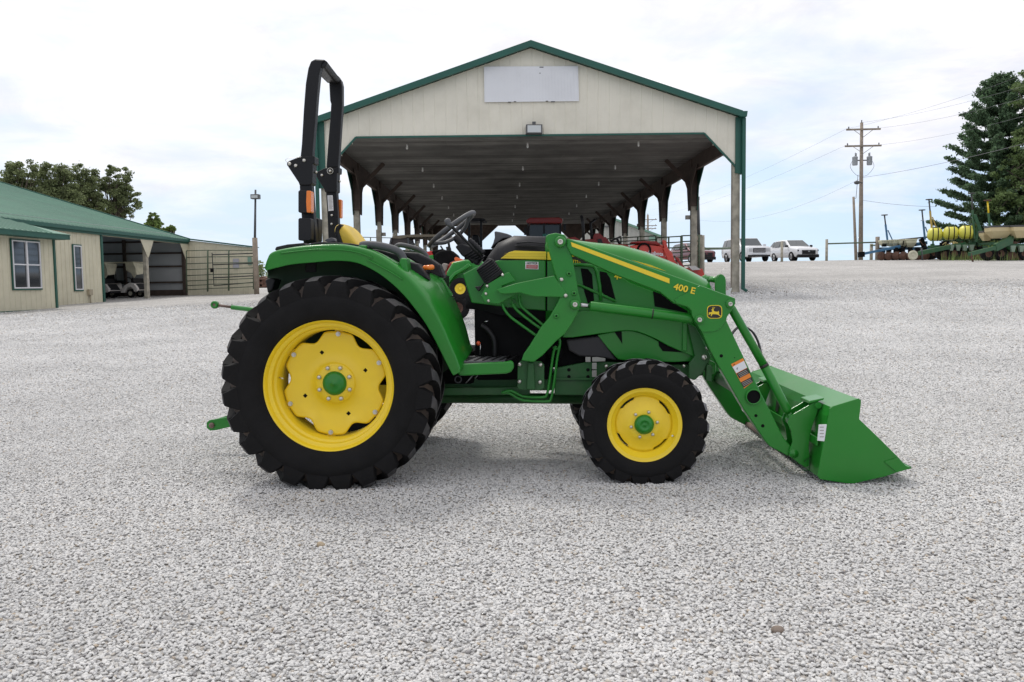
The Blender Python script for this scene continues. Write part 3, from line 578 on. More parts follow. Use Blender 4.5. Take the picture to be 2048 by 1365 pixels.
plate('name_decal', [z3(890,318),z3(960,322),z3(1030,360),z3(1010,375),z3(900,352)], SY-.006, SY-.003, BLKDEC, TR, 0)
text('name_lettering', 'ᴧᴧ-' if False else 'rm-', .045, face_cam(P(*z3(925,350), SY-.008), -.15), YSTRIPE, TR)
text('model_number', '4-', .055, face_cam(P(*z3(1215,457), SY-.008), -.12), YSTRIPE, TR, .001)
nd = plate('notice_decal', [z3(583,354),z3(672,356),z3(672,407),z3(583,404)], SY-.003, SY-.0005, WHITE, TR, 0)
plate('notice_print', [z3(589,375),z3(667,376),z3(667,403),z3(589,400)], SY-.0042, SY-.003, REDDEC, nd, 0)
text('notice_text', 'NOTICE', .0165, face_cam(P(*z3(627.5,365), SY-.0045), -.01), BLKDEC, nd, .0004, 1.1)
for k in range(3): plate('notice_line', [z3(596,381+k*7),z3(660,381.5+k*7),z3(660,383+k*7),z3(596,382.5+k*7)], SY-.0052, SY-.0043, WHITE, nd, 0)
plate('panel_seam', [z3(723,345),z3(731,345),z3(731,690),z3(723,690)], SY+.003, SY+.03, DARK, TR, 0)
# instrument hood flare
b = MB(); f0 = [P(*zc(x, y), YC-.16) for x, y in ((878,430),(905,430),(960,440),(1050,462),(1120,490),(1110,520),(1000,530),(910,590),(825,665),(862,590),(884,510))]; b.prism(f0, (0,.36,0)); b.build('instrument_hood', GREYP, TR, .015)
# steering column and wheel
col = MB(); col.prism([P(*zc(x, y), YC-.06) for x, y in ((340,640),(420,590),(560,640),(740,760),(640,900),(430,760))], (0,.14,0)); col.build('steering_column', BLK, TR, .01)
for k in range(5):
    b = MB(); q = 470+k*45; b.tube([P(*zc(q, 770-k*8+k*20), YC-.065), P(*zc(q+110, 690-k*8+k*28), YC-.065)], .006, 6); b.build('column_rib', BLK, TR)
swc = P(903.5, 459, YC); d1 = (P(944,427,YC)-P(863,489,YC)).normalized(); d2 = Vector((0,1,0)); Rw = .18
b = MB(); ring = [swc+(d1*math.cos(a)+d2*math.sin(a))*Rw for a in np.linspace(0, 2*math.pi, 41)]; b.tube(ring, .0155, 10, cap=False); sw = b.build('steering_wheel', GREYP, TR)
nrm = d1.cross(d2).normalized()
if nrm.z > 0: nrm = -nrm
hub = swc+nrm*.06
for a in (R_(90), R_(210), R_(330)):
    b = MB(); e_ = swc+(d1*math.cos(a)+d2*math.sin(a))*Rw; m_ = e_.lerp(hub, .45)+nrm*.02; b.tube(arc_pts([e_, m_, hub], 5), .013, 8); b.build('spoke', GREYP, sw)
b = MB(); b.tube([hub-nrm*.01, hub+nrm*.20], [.035,.03], 14); b.build('column_shaft', BLK, TR)
# loader joystick with gaiters
b = MB(); b.tube([P(*zc(250,310), 5.05), P(*zc(330,400), 5.06), P(*zc(520,590), 5.07), P(*zc(700,790), 5.08)], [.013,.010,.008,.008], 10); b.build('joystick_lever', BLKM, TR)
b = MB(); b.ell(P(*zc(240,300), 5.05), (.021,.02,.023)); b.tube([P(*zc(240,305), 5.05), P(*zc(300,375), 5.055)], [.020,.012], 12); b.build('joystick_knob', GREYP, TR)
b = MB(); pa = P(*zc(530,545), 5.12); pb = P(*zc(735,735), 5.12)
b.tube([pa.lerp(pb, k/12) for k in range(13)], [(.016 if k < 3 else (.021 if k % 2 else .014)) for k in range(13)], 12); b.build('lever_gaiter', BLK, TR)
ga = plate('joystick_gaiter', [zc(625,955),zc(790,800),zc(850,800),zc(960,950),zc(1000,1000),zc(790,1160),zc(740,1140)], 4.99, 5.12, BLK, TR, .012)
for k in range(7): b = MB(); b.tube([P(*zc(640+k*20, 965+k*25), 4.985), P(*zc(850+k*20, 815+k*24), 4.985)], .0045, 6); b.build('gaiter_fold', BLK, TR)
plate('key_switch', [zc(610,1185),zc(690,1180),zc(740,1130),zc(700,1200),zc(660,1255)], 5.03, 5.08, BLK, TR, .004)

# ---- loader
LY = 4.89; LT = .10
MAST = [z3(720,182),z3(740,168),z3(790,158),z3(850,170),z3(875,210),z3(900,310),z3(925,440),z3(945,560),z3(962,625),z3(958,660),z3(940,700),z3(900,780),z3(850,850),z3(795,895),z3(700,995),z3(640,1040),z3(555,1030),z3(570,985),z3(610,930),z3(690,800),z3(745,735),z3(800,640),z3(826,585),z3(800,480),z3(780,420),z3(745,290)]
ARM = [(1135,477),(1300,535),(1320,542.3),(1400,571),(1471,597),(1471,608),(1462,624),(1455,633),(1452.8,641),(1471,680),(1487,713.8),(1524,791),(1548,838),(1567.6,876.6),(1582,893),(1584,903),(1577,913),(1540,893.6),(1530,882),(1487,818.6),(1460,772),(1432,723.5),(1416,693),(1404.5,666.4),(1392,646),(1384,632),(1382,622),(1375,615),(1349,607.5),(1319,584),(1229,549),(1142,509),(1133,492)]
KNEE = [(1352,606),(1349,600),(1400,571.5),(1470,597.5),(1470.5,608),(1461,624),(1454,634),(1450,645),(1436,661),(1425,664),(1404,664.5),(1392,645.5),(1384.5,632),(1383,621),(1376,614)]
def loader_side(Y0, mirr):
    M = (lambda v: v) if not mirr else (lambda v: Vector((v.x, mirY(v.y), v.z)))
    def pl(name, pts, a, c, m, par, bev=.004, label=None):
        vs = [M(P(x, y, a)) for x, y in pts]; b = MB(); b.prism(vs, (0, (c-a)*(-1 if mirr else 1), 0)); return b.build(name, m, par, bev)
    mast = pl('loader_mast', MAST, Y0+.02, Y0+.10, GREEN, TR, .006)
    arm = pl('loader_arm', ARM, Y0+.0, Y0+.085, GREEN, TR, .006)
    pl('knee_plate', KNEE, Y0-.008, Y0+.002, GREEN, arm, .002)
    pl('mast_plate', [z3(690,1035),z3(712,1060),z3(712,1215),z3(690,1232),z3(540,1228),z3(527,1210),z3(530,1050),z3(550,1032)], Y0+.12, Y0+.145, GREEN2, mast, .004)
    pl('mast_rib', [z3(600,1040),z3(640,1045),z3(650,1230),z3(590,1230)], Y0+.09, Y0+.125, GREEN2, mast, .006)
    for (x, y) in ((545,1055),(686,1057),(543,1172),(683,1175)): b = MB(); b.lathe([(0,-.018),(.009,-.018),(.0125,-.012),(.0125,0)], M(P(*z3(x, y), Y0+.118)) if not mirr else M(P(*z3(x, y), Y0+.118)), 'Y', 10); b.build('mast_bolt', STEEL, mast)
    # pins with collars
    for (x, y, r) in ((821,220,.030),(921,647,.027),(1768,750,.026),(1977,643,.024)):
        p = M(P(*z3(x, y), Y0)); s_ = -1 if not mirr else 1
        b = MB(); b.lathe([(r*.55, s_*.022), (r, s_*.022), (r*1.05, s_*.016), (r*1.12, 0), (r*1.12, -s_*.03)], p, 'Y', 24); b.build('pin_collar', GREEN, arm)
        b = MB(); b.lathe([(.0001, s_*.022), (r*.20, s_*.022), (r*.22, s_*.028), (r*.5, s_*.030), (r*.55, s_*.024), (r*.55, 0)], p, 'Y', 16); b.build('pin', STEEL, arm)
    for (x, y) in ((880,437),(915,570),(794,725)):
        p = M(P(*z3(x, y), Y0+.02)); s_ = -1 if not mirr else 1
        b = MB(); b.lathe([(.006, s_*.012), (.014, s_*.012), (.016, s_*.006), (.016, 0)], p, 'Y', 14); b.build('grease_boss', GREEN, mast)
        b = MB(); b.lathe([(.0001, s_*.010), (.0062, s_*.010), (.0062, 0)], p, 'Y', 10); b.build('grease_hole', DARK, mast)
    for (x, y) in z3(0,0) and (z3(830,476), z3(858,586)):
        b = MB(); s_ = -1 if not mirr else 1; b.ell(M(P(x, y, Y0+.008)), (.0125,.010,.0125)); b.build('mast_bolt', STEEL, mast)
    # lift cylinder
    a = M(P(1180,612.5,Y0+.05)); c = M(P(1386,638,Y0+.05)); rod = M(P(1150,609,Y0+.05))
    b = MB(); b.tube([a, a.lerp(c, .01), c.lerp(a, .02), c], [.026,.029,.029,.026], 24); cyl = b.build('lift_cylinder', GREEN, TR)
    b = MB(); b.tube([a.lerp(c, .60), a.lerp(c, .612)], .0305, 24); b.build('cylinder_band', BLKDEC, cyl)
    b = MB(); b.tube([rod, a.lerp(c, .02)], .013, 16); b.build('cylinder_rod', CHROME, cyl)
    b = MB(); b.tube([rod, rod.lerp(a, .35)], .024, 16); b.build('rod_eye', GREEN, cyl)
    # tilt cylinder
    a = M(P(1460,612,Y0+.09)); m1 = M(P(1529,733,Y0+.06)); c = M(P(1577,826,Y0+.05))
    b = MB(); b.tube([a, a.lerp(m1, .05), m1], [.022,.0255,.0255], 24); cyl = b.build('tilt_cylinder', GREEN, TR)
    b = MB(); b.tube([m1, m1.lerp(c, .93), c], [.0265,.0265,.018], 24); b.build('cylinder_sleeve', GREEN, cyl)
    b = MB(); b.tube([m1.lerp(a, .03), m1.lerp(a, -.01)], .0275, 24); b.build('cylinder_band', BLKDEC, cyl)
    p = M(P(*z5(770,880), Y0+.0)); s_ = -1 if not mirr else 1
    b = MB(); b.tube([c, p+Vector((0,.05 if not mirr else -.05,0))], [.015,.018], 12); b.build('cylinder_rod', GREEN, cyl)
    b = MB(); b.lathe([(.015, s_*.012), (.028, s_*.012), (.030, 0), (.030, -s_*.09)], p, 'Y', 20); b.build('pin_collar', GREEN, cyl)
    b = MB(); b.lathe([(.0001, s_*.008), (.015, s_*.010), (.016, 0)], p, 'Y', 14); b.build('pin', STEEL, cyl)
    # arm holes and torque tube end
    for (x, y, r) in ((265,200,.010),(430,222,.003),(695,942,.009),(780,1068,.010)):
        b = MB(); b.lathe([(.0001, 0), (r, 0), (r, s_*-.01)], M(P(*z6(x, y), Y0-.0015)), 'Y', 14); b.build('arm_hole', DARK, arm)
    p = M(P(*z6(660,705), Y0)); 
    b = MB(); b.lathe([(.040, -s_*.10), (.040, s_*.016), (.047, s_*.014), (.049, 0), (.049, -s_*.05)], p, 'Y', 32); b.build('torque_tube_end', GREEN, arm)
    b = MB(); b.lathe([(.0001, 0), (.0405, 0)], p+Vector((0, s_*.005, 0)), 'Y', 24); b.build('tube_bore', DARK, arm)
    # frame brace behind the arm
    pl('loader_brace', [z3(895,700),z3(960,692),z3(1100,695),z3(1700,765),z3(1745,800),z3(1790,900),z3(1760,1010),z3(1735,1005),z3(1560,930),z3(1480,885),z3(1400,850),z3(1340,830),z3(1280,824),z3(1225,828),z3(900,872),z3(835,872),z3(870,800)], Y0+.17, Y0+.19, GREEN, TR, .004)
    pl('brace_rib', [z3(1660,770),z3(1690,775),z3(1685,970),z3(1655,960)], Y0+.15, Y0+.172, GREEN, TR, .004)
    pl('brace_foot', [z3(1690,780),z3(1745,800),z3(1790,880),z3(1850,1005),z3(1800,1110),z3(1740,1165),z3(1695,1150),z3(1700,1050),z3(1740,1000)], Y0+.125, Y0+.15, GREEN2, TR, .006)
    return arm, mast
arm, mast = loader_side(LY, False); loader_side(LY, True)
for (x, y, r) in ((1828,943,.016),(1803,1008,.017),(1665,1066,.010)): b = MB(); b.ell(P(*z3(x, y), LY+.12), (r,.012,r)); b.build('brace_bolt', STEEL, TR)
plate('arm_stripe', [(1141.6,484.5),(1339,557.7),(1339,567.4),(1144,493.5)], LY-.0025, LY-.0005, YSTRIPE, arm, 0)
text('arm_number', '400 E', .052, face_cam(P(1369,578.5, LY-.010), -.235), YSTRIPE, arm, .0012, 1.08)
# emblem: leaping deer on black shield
def emblem(c, s, par):
    pts = []
    for a in np.linspace(0, 2*math.pi, 40, endpoint=False):
        ca, sa = math.cos(a), math.sin(a); k = (abs(ca)**4+abs(sa)**4)**-.25; pts.append((ca*k*.5, sa*k*.46*(1-.06*(sa < 0)*abs(sa))))
    def lay(q, d, m, nm): b = MB(); b.prism([Vector((c.x+x*s, c.y-d, c.z+y*s)) for x, y in q], (0, .0008, 0)); return b.build(nm, m, par)
    e = lay([(x*1.0, y*1.0) for x, y in pts], .0095, YSTRIPE, 'emblem_border'); lay([(x*.9, y*.9) for x, y in pts], .0105, BLKDEC, 'emblem_field')
    deer = [(-.40,-.05),(-.36,-.02),(-.22,.0),(-.16,.04),(-.18,.12),(-.22,.16),(-.17,.20),(-.10,.19),(-.06,.14),(-.05,.07),(.05,.03),(.20,.02),(.27,.08),(.28,.02),(.30,-.06),(.28,-.14),(.38,-.24),(.42,-.31),(.34,-.27),(.22,-.18),(.12,-.15),(-.02,-.14),(-.10,-.13),(-.17,-.16),(-.17,-.22),(-.24,-.27),(-.27,-.24),(-.22,-.18),(-.25,-.12),(-.33,-.14),(-.37,-.20),(-.40,-.17),(-.37,-.10)]
    lay(deer, .0115, YSTRIPE, 'deer')
    for q in ([(-.12,.18),(-.16,.27),(-.22,.30),(-.155,.29),(-.10,.20)], [(-.10,.18),(-.06,.27),(-.07,.36),(-.03,.27),(-.06,.18)], [(-.13,.24),(-.12,.34),(-.10,.34),(-.10,.24)], [(-.06,.24),(.02,.30),(.01,.33),(-.06,.27)]): lay(q, .0115, YSTRIPE, 'antler')
emblem(P(1428.5,624.5, LY), .088, arm)
# safety decals on the arm
def zd(x, y): return z6(x, y)
plate('warning_decal', [zd(385,303),zd(535,228),zd(660,520),zd(548,606)], LY-.003, LY-.001, ORDEC, arm, .001)
plate('decal_white', [zd(403,338),zd(545,262),zd(585,345),zd(450,415)], LY-.004, LY-.003, WHITE, arm, 0)
plate('decal_black', [zd(454,420),zd(588,350),zd(622,410),zd(487,478)], LY-.004, LY-.003, BLKDEC, arm, 0)
plate('decal_black', [zd(505,530),zd(640,460),zd(660,518),zd(543,594)], LY-.004, LY-.003, BLKDEC, arm, 0)
for k in range(3):
    plate('decal_print', [zd(472+k*11,425+k*16),zd(575+k*11,372+k*16),zd(578+k*11,379+k*16),zd(475+k*11,432+k*16)], LY-.0048, LY-.004, GREYDEC, arm, 0)
    plate('decal_print', [zd(520+k*9,537+k*16),zd(628+k*9,483+k*16),zd(631+k*9,489+k*16),zd(523+k*9,543+k*16)], LY-.0048, LY-.004, GREYDEC, arm, 0)
plate('decal_figure', [zd(455,352),zd(468,345),zd(474,350),zd(462,358),zd(466,372),zd(458,372)], LY-.0048, LY-.004, BLKDEC, arm, 0)
plate('decal_triangle', [zd(412,318),zd(425,298),zd(436,308)], LY-.0048, LY-.003, BLKDEC, arm, 0)
# torque tube between the arms, cross members
ta = P(*z6(660,705), LY+.08); b = MB(); b.tube([ta, Vector((ta.x, mirY(ta.y), ta.z))], .042, 20); b.build('torque_tube', GREEN2, TR)
a = P(1575,905, LY+.05); b = MB(); b.tube([a, Vector((a.x, mirY(a.y), a.z))], .020, 12); b.build('coupler_bar', mat('rusty_bar', (.16,.11,.09), .7, var=.2), TR)
a = P(1415,733, LY+.14); b = MB(); b.prism([a+Vector((0,0,-.045)), a+Vector((.05,0,-.045)), a+Vector((.05,0,.02)), a+Vector((0,0,.045))], (0, 2*(YC-a.y), 0)); b.build('bumper_beam', GREEN, TR, .008)
for k in range(3): a = P(1408+k*7, 715+k*9, LY+.14); b = MB(); b.tube([a, Vector((a.x, mirY(a.y), a.z))], .009, 10); b.build('hydraulic_tube', GREEN, TR)
plate('brace_cap', [(1414,730),(1424,733),(1424,764),(1412,762)], LY+.1, LY+.16, GREEN2, TR, .004)
# grille guard
plate('guard_upright', [(1431,583),(1431,561),(1432.5,555),(1435.5,551),(1439.5,549),(1443.5,549),(1447.5,551),(1450.5,555),(1452,561),(1452,640),(1431,640)], 5.20, 5.225, GREEN, TR, .004)
g0 = P(1433,557,5.22); g1 = Vector((g0.x, mirY(5.22), g0.z)); 
b = MB(); b.tube([P(1437,561,5.21), P(1411,557,5.66)], .020, 16); b.build('guard_bar', GREEN, TR)
plate('guard_upright', [(1395,640),(1395,570),(1400,556),(1412,549),(1420,560),(1420,640)], 5.66, 5.685, GREEN, TR, .004)
for k in range(3): plate('guard_rail', [(1418,600+k*28),(1452,600+k*28),(1452,606+k*28),(1418,606+k*28)], 5.23, 5.67, GREEN2, TR, .003)
b = MB(); b.prism([P(1452,583,5.3), P(1464,576,5.3), P(1459,592,5.3), P(1452,592,5.3)], (0,.004,0)); b.build('paper_tag', WHITE, TR)
b = MB(); b.tube([P(1434,556,5.19), P(1442,546,5.18), P(1449,536,5.17)], .0012, 5); b.build('tag_wire', STEEL, TR)
# bracket from mast back to the cowl
plate('joystick_bracket', [z3(280,588),z3(315,520),z3(330,505),z3(455,430),z3(472,428),z3(515,485),z3(420,520),z3(440,570),z3(545,560),z3(400,642),z3(310,636)], LY+.10, LY+.115, GREEN, TR, .003)
plate('mast_arm', [z3(385,545),z3(520,502),z3(600,486),z3(780,450),z3(790,470),z3(800,480),z3(864,575),z3(862,597),z3(640,592),z3(545,566),z3(450,574),z3(412,572)], LY+.012, LY+.024, GREEN, TR, .004)
b = MB(); b.prism([P(*z3(385,545), LY+.02), P(*z3(520,502), LY+.02), P(*z3(600,486), LY+.02), P(*z3(782,450), LY+.02), P(*z3(782,458), LY+.02), P(*z3(600,494), LY+.02), P(*z3(520,510), LY+.02), P(*z3(385,552), LY+.02)], (0,.09,0)); b.build('mast_arm_flange', GREEN, TR, .003)
for (x, y) in ((427,446),(322,521),(313,574),(331,622)): b = MB(); b.ell(P(*z3(x, y), LY+.096), (.010,.008,.010)); b.build('bracket_bolt', STEEL, TR)
# hydraulic lines
def line(pts, Y, r=.0085, m=GREEN, nm='hydraulic_line'):
    b = MB(); b.tube(arc_pts([P(*z3(x, y), Y) for x, y in pts], 5), r, 10); return b.build(nm, m, TR)
line([(425,640),(440,680),(480,730),(560,790),(665,865)], LY+.13)
line([(495,600),(500,650),(530,690),(610,755),(700,820)], LY+.14)
line([(540,580),(545,640),(575,680),(640,735),(712,795)], LY+.15)
for (x, y) in ((460,640),(500,612)): b = MB(); b.tube([P(*z3(x, y), LY+.13), P(*z3(x+12, y+25), LY+.13)], .012, 6, smooth=False); b.build('hose_fitting', GREEN2, TR)
line([(790,930),(772,990),(745,1180),(730,1260),(700,1280),(580,1276),(540,1262),(480,1235),(420,1250)], LY+.16)
line([(815,880),(818,920),(800,1010),(775,1200),(757,1290),(730,1308),(580,1302),(530,1285),(470,1250),(430,1252)], LY+.17)
line([(770,940),(800,950),(812,930)], LY+.165, .006)
# tilt hose loop behind the knee
b = MB(); b.tube(arc_pts([P(1462,672,LY+.10), P(1478,655,LY+.2), P(1500,660,LY+.3), P(1514,680,LY+.3), P(1521,705,LY+.25), P(1524,722,LY+.2)], 6), .006, 8); b.build('hydraulic_hose', BLK, TR)
b = MB(); b.tube(arc_pts([P(1462,668,LY+.12), P(1482,652,LY+.25), P(1505,664,LY+.35), P(1518,688,LY+.35), P(1524,715,LY+.25)], 6), .006, 8); b.build('hydraulic_hose', BLK, TR)

# ---- platform, pedals
plate('step_skirt', [(918,727),(930,728),(1012,724),(1022,722),(1027,726),(1028,736),(1022,745),(1012,748),(932,752),(919,752),(908,735)], 4.82, 4.86, GREEN, TR, .008)
def topz(px, py, Y): return P(px, py, Y)
q0 = P(921,726.5,4.83); q1 = P(1020,722,4.83); zt = (q0.z+q1.z)/2
b = MB(); b.box((q0.x, 4.83, zt-.02), (q1.x-.01, 5.25, zt-.004)); b.build('floor_plate', BLKM, TR, .004)
b = MB(); b.box((q0.x+.01, 4.845, zt-.006), (q1.x-.03, 5.24, zt+.004)); b.build('rubber_mat', GREYP, TR, .003)
for k in range(6): b = MB(); x = q0.x+.03+k*.05; b.bar((x, 4.86, zt+.006), (x+.05, 5.2, zt+.006), .010, .006); b.build('mat_rib', BLK, TR)
plate('step_end_cap', [z3(160,1000),z3(205,985),z3(210,920),z3(115,925),z3(120,975)], 5.13, 5.17, GREEN, TR, .008)
b = MB(); b.tube(arc_pts([P(*z3(x, y), 5.10) for x, y in ((280,790),(320,815),(360,870),(372,920),(372,1010))], 4), .017, 8); b.build('brake_pedal', BLKM, TR)
b = MB(); b.ell(P(*z3(262,912), 5.12), (.014,.014,.014)); kn = b.build('lever_knob', mat('red_orange_knob', (.7,.10,.03), .35), TR)
b = MB(); b.tube([P(*z3(277,915), 5.12), P(*z3(273,990), 5.12)], .004, 6); b.build('lever_rod', CHROME, TR)
b = MB(); b.tube([P(*z3(305,765), 5.1), P(*z3(328,760), 5.1)], .004, 6); b.build('pedal_pin', CHROME, TR)
# ---- chassis: transmission, engine, frame rails, axles
def cbox(x0, y0, x1, y1, Y0, Y1, m, nm, bev=.006): 
    a = P(x0, y0, Y0); c = P(x1, y1, Y0); b = MB(); b.box((min(a.x,c.x), Y0, min(a.z,c.z)), (max(a.x,c.x), Y1, max(a.z,c.z))); return b.build(nm, m, TR, bev)
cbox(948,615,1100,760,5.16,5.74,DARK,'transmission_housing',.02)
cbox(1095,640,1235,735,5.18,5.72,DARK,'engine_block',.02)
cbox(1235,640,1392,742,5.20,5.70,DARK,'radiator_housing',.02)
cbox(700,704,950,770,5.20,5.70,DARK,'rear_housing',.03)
cbox(885,750,1110,782,5.22,5.68,GREEN2,'transmission_sump',.02)
cbox(880,776,1060,790,5.10,5.14,GREEN2,'lower_rail')
plate('frame_rail', [z3(790,1080),z3(900,1060),z3(1000,1040),z3(1200,1040),z3(1600,1060),z3(1800,1060),z3(1800,1130),z3(1300,1190),z3(1100,1250),z3(1040,1268),z3(780,1265)], 5.13, 5.17, GREEN2, TR, .006)
plate('frame_rail', [z3(790,1080),z3(900,1060),z3(1000,1040),z3(1800,1060),z3(1800,1130),z3(1040,1260),z3(780,1260)], 5.72, 5.76, GREEN2, TR, .006)
plate('rail_flange', [z3(780,1150),z3(1080,1150),z3(1060,1162),z3(780,1162)], 5.11, 5.14, GREEN2, TR, .002)
plate('engine_cover', [z3(860,890),z3(1100,860),z3(1210,1030),z3(1100,1010),z3(950,1000),z3(880,960)], 5.10, 5.2, mat('dark_grey_cover', (.02,.019,.022), .55), TR, .01)
cv = arc_pts([(z3(x, y)[0], z3(x, y)[1], 0) for x, y in ((1075,855),(1230,826),(1330,830),(1440,870),(1600,950),(1830,1010))], 3)
plate('front_side_shield', [(v.x, v.y) for v in cv]+[z3(1800,1030),z3(1600,1040),z3(1400,1035),z3(1280,1030),z3(1215,1020),z3(1150,950)], 5.085, 5.10, GREEN, TR, .004)
plate('shield_slot', [z3(1190,833),z3(1240,830),z3(1245,915)], 5.0815, 5.084, DARK, TR, 0)
plate('shield_slot', [z3(1490,880),z3(1560,925),z3(1680,975),z3(1520,965),z3(1495,930)], 5.0815, 5.084, DARK, TR, 0)
for (x, y) in ((880,1093),(1010,1093),(880,1140),(1010,1140),(1045,1093)): b = MB(); b.lathe([(.0001,0),(.011,0)], P(*z3(x, y), 5.1285), 'Y', 12); b.build('rail_hole', DARK, TR)
for q in ([(993,1005),(1028,1005),(1028,1040),(993,1040)], [(1038,1008),(1070,1005),(1130,1015),(1128,1035),(1040,1038)], [(1038,1045),(1070,1045),(1070,1090),(1038,1090)], [(1038,1097),(1070,1097),(1070,1142),(1038,1142)]):
    plate('zinc_bracket', [z3(*a) for a in q], 5.09, 5.10, mat('dull_zinc', (.33,.33,.30), .5, .4), TR, .002)
b = MB(); b.ell(P(*z3(1135,1068), 5.08), .012); b.build('bracket_bolt', STEEL, TR)
p = P(*z3(124,1158), 5.12); b = MB(); b.tube([p+Vector((.020*math.cos(a),0,.020*math.sin(a))) for a in np.linspace(0,6.28,24)], .0045, 8, cap=False); b.build('steel_ring', GREYP, TR)
for (x0, y0, x1, y1) in ((175,1185,225,1130),(240,1150,258,1128)): b = MB(); b.tube([P(*z3(x0,y0),5.1), P(*z3(x1,y1),5.1)], .004, 6); b.build('linkage_rod', mat('dull_rod', (.3,.3,.3), .4, .7), TR)
a = Vector((FW[0], 4.98, FW[2])); b = MB(); b.tube([a, Vector((FW[0], 5.2, .36)), Vector((FW[0], 5.7, .36)), Vector((FW[0], 5.92, FW[2]))], [.09,.07,.07,.09], 16); b.build('front_axle', GREEN2, TR)
b = MB(); b.tube([Vector((RW[0], 5.02, RW[2])), Vector((RW[0], 5.88, RW[2]))], .12, 20); b.build('rear_axle', GREEN2, TR)
b = MB(); b.tube([Vector((-.9, 5.45, .42)), Vector((.5, 5.45, .40))], .035, 12); b.build('drive_shaft', GREEN2, TR)
b = MB(); b.ell(P(1110,705,5.12), (.05,.05,.05)); b.build('oil_filter', DARK, TR)
b = MB(); b.tube([P(1085,690,5.14), P(1085,730,5.14)], .03, 12); b.build('fuel_filter', DARK, TR)
# three-point hitch
b = MB(); p = P(430,610,YC); b.lathe([(.010,-.016),(.024,-.016),(.026,-.010),(.026,.010),(.024,.016),(.010,.016)], p, 'Y', 20, closed=True); tl = b.build('top_link', GREEN, TR)
b = MB(); b.tube([P(436,611,YC), P(465,615,YC)], .009, 10); b.build('link_screw', mat('rusty_bar', (.16,.11,.09), .7, var=.2), tl)
b = MB(); b.tube([P(463,615,YC), P(560,626,YC)], .0155, 12); b.build('link_body', GREEN, tl)
b = MB(); b.lathe([(.0001,-.014),(.011,-.014)], p, 'Y', 12); b.build('link_ball', mat('rusty_bar', (.16,.11,.09), .7, var=.2), tl)
la = plate('lower_link', [(413,856),(413,846),(418,841),(430,839),(470,832),(560,800),(560,820),(470,852),(432,861),(420,862)], 5.18, 5.20, GREEN, TR, .003)
b = MB(); b.lathe([(.0001,-.016),(.011,-.014),(.018,-.010),(.018,0)], P(424,851,5.18), 'Y', 14); b.build('link_ball', mat('rusty_bar', (.16,.11,.09), .7, var=.2), la)
plate('lower_link', [(413,856),(413,846),(418,841),(430,839),(560,800),(560,820),(432,861),(420,862)], 5.70, 5.72, GREEN, TR, .003)

# ---- bucket
BY0, BY1 = 4.72, 6.56
sidep = [z5(1010,785),z5(1150,742),z5(1172,737),z5(1187,748),z5(1186,765),z5(1175,865),z5(1300,985),z5(1425,1110),z5(1465,1155),z5(1500,1168),z5(1410,1195),z5(1340,1220),z5(1140,1265),z5(1100,1264),z5(930,1238),z5(915,1215),z5(990,800)]
bk = plate('bucket', sidep, BY0, BY0+.012, GREEN, TR, .003)
v0 = P(*z5(1010,785), BY0); 
far = MB(); far.prism([Vector((P(x, y, BY0).x, BY1-.012, P(x, y, BY0).z)) for x, y in sidep], (0,.012,0)); far.build('bucket_side', GREEN, bk, .003)
prof = [z5(1172,745),z5(1005,795),z5(985,850),z5(970,960),z5(948,1120),z5(930,1225),z5(1120,1258),z5(1340,1215),z5(1495,1168)]
pr = [P(x, y, BY0) for x, y in prof]; b = MB(); b.loft([[Vector((p.x, BY0+.012, p.z)), Vector((p.x, BY1-.012, p.z))] for p in pr], closed=False)
sh = b.build('bucket_shell', GREEN, bk); s = sh.modifiers.new('solid', 'SOLIDIFY'); s.thickness = .010; s.offset = 0
plate('wear_plate', [z5(1330,1130),z5(1410,1105),z5(1465,1155),z5(1500,1168),z5(1408,1196)], BY0-.008, BY0-.0005, GREEN, bk, .002)
b = MB(); p0 = P(*z5(1405,1192), BY0); p1 = P(*z5(1505,1168), BY0); b.bar((p0.x, (BY0+BY1)/2, p0.z), (p1.x, (BY0+BY1)/2, p1.z), BY1-BY0-.03, .012); b.build('cutting_edge', GREEN2, bk)
plate('bucket_sticker', [z5(925,900),z5(973,898),z5(958,1002),z5(916,998)], BY0-.004, BY0+.004, WHITE, bk, 0)
for k in range(4): plate('sticker_print', [z5(930,912+k*20),z5(955,912+k*20),z5(954,917+k*20),z5(929,917+k*20)], BY0-.005, BY0-.004, GREYDEC, bk, 0)
b = MB(); p = P(*z5(1000,800), BY0); q = P(*z5(1168,750), BY0); 
b.prism([Vector((p.x+.02, BY0+.02, p.z-.01)), Vector((p.x+.06, BY0+.02, p.z-.022)), Vector((p.x+.06, BY0+.02, p.z-.06)), Vector((p.x+.0, BY0+.02, p.z-.06))], (0, BY1-BY0-.04, 0)); b.build('top_stiffener', GREEN, bk, .004)
b = MB(); p = P(*z5(955,960), BY0); b.bar((p.x-.02, BY0+.05, p.z-.05), (p.x-.02, BY1-.05, p.z-.05), .012, .05); b.build('back_rib', GREEN, bk, .003)
def bracket(Y):
    o = plate('coupler_plate', [z5(745,850),z5(770,832),z5(860,780),z5(905,752),z5(960,738),z5(958,760),z5(920,812),z5(870,945),z5(862,1040),z5(872,1150),z5(845,1165),z5(800,1140),z5(745,1092),z5(742,1060),z5(762,1010),z5(752,940),z5(730,890)], LY-.02, LY-.005, GREEN, TR, .004)
    return o
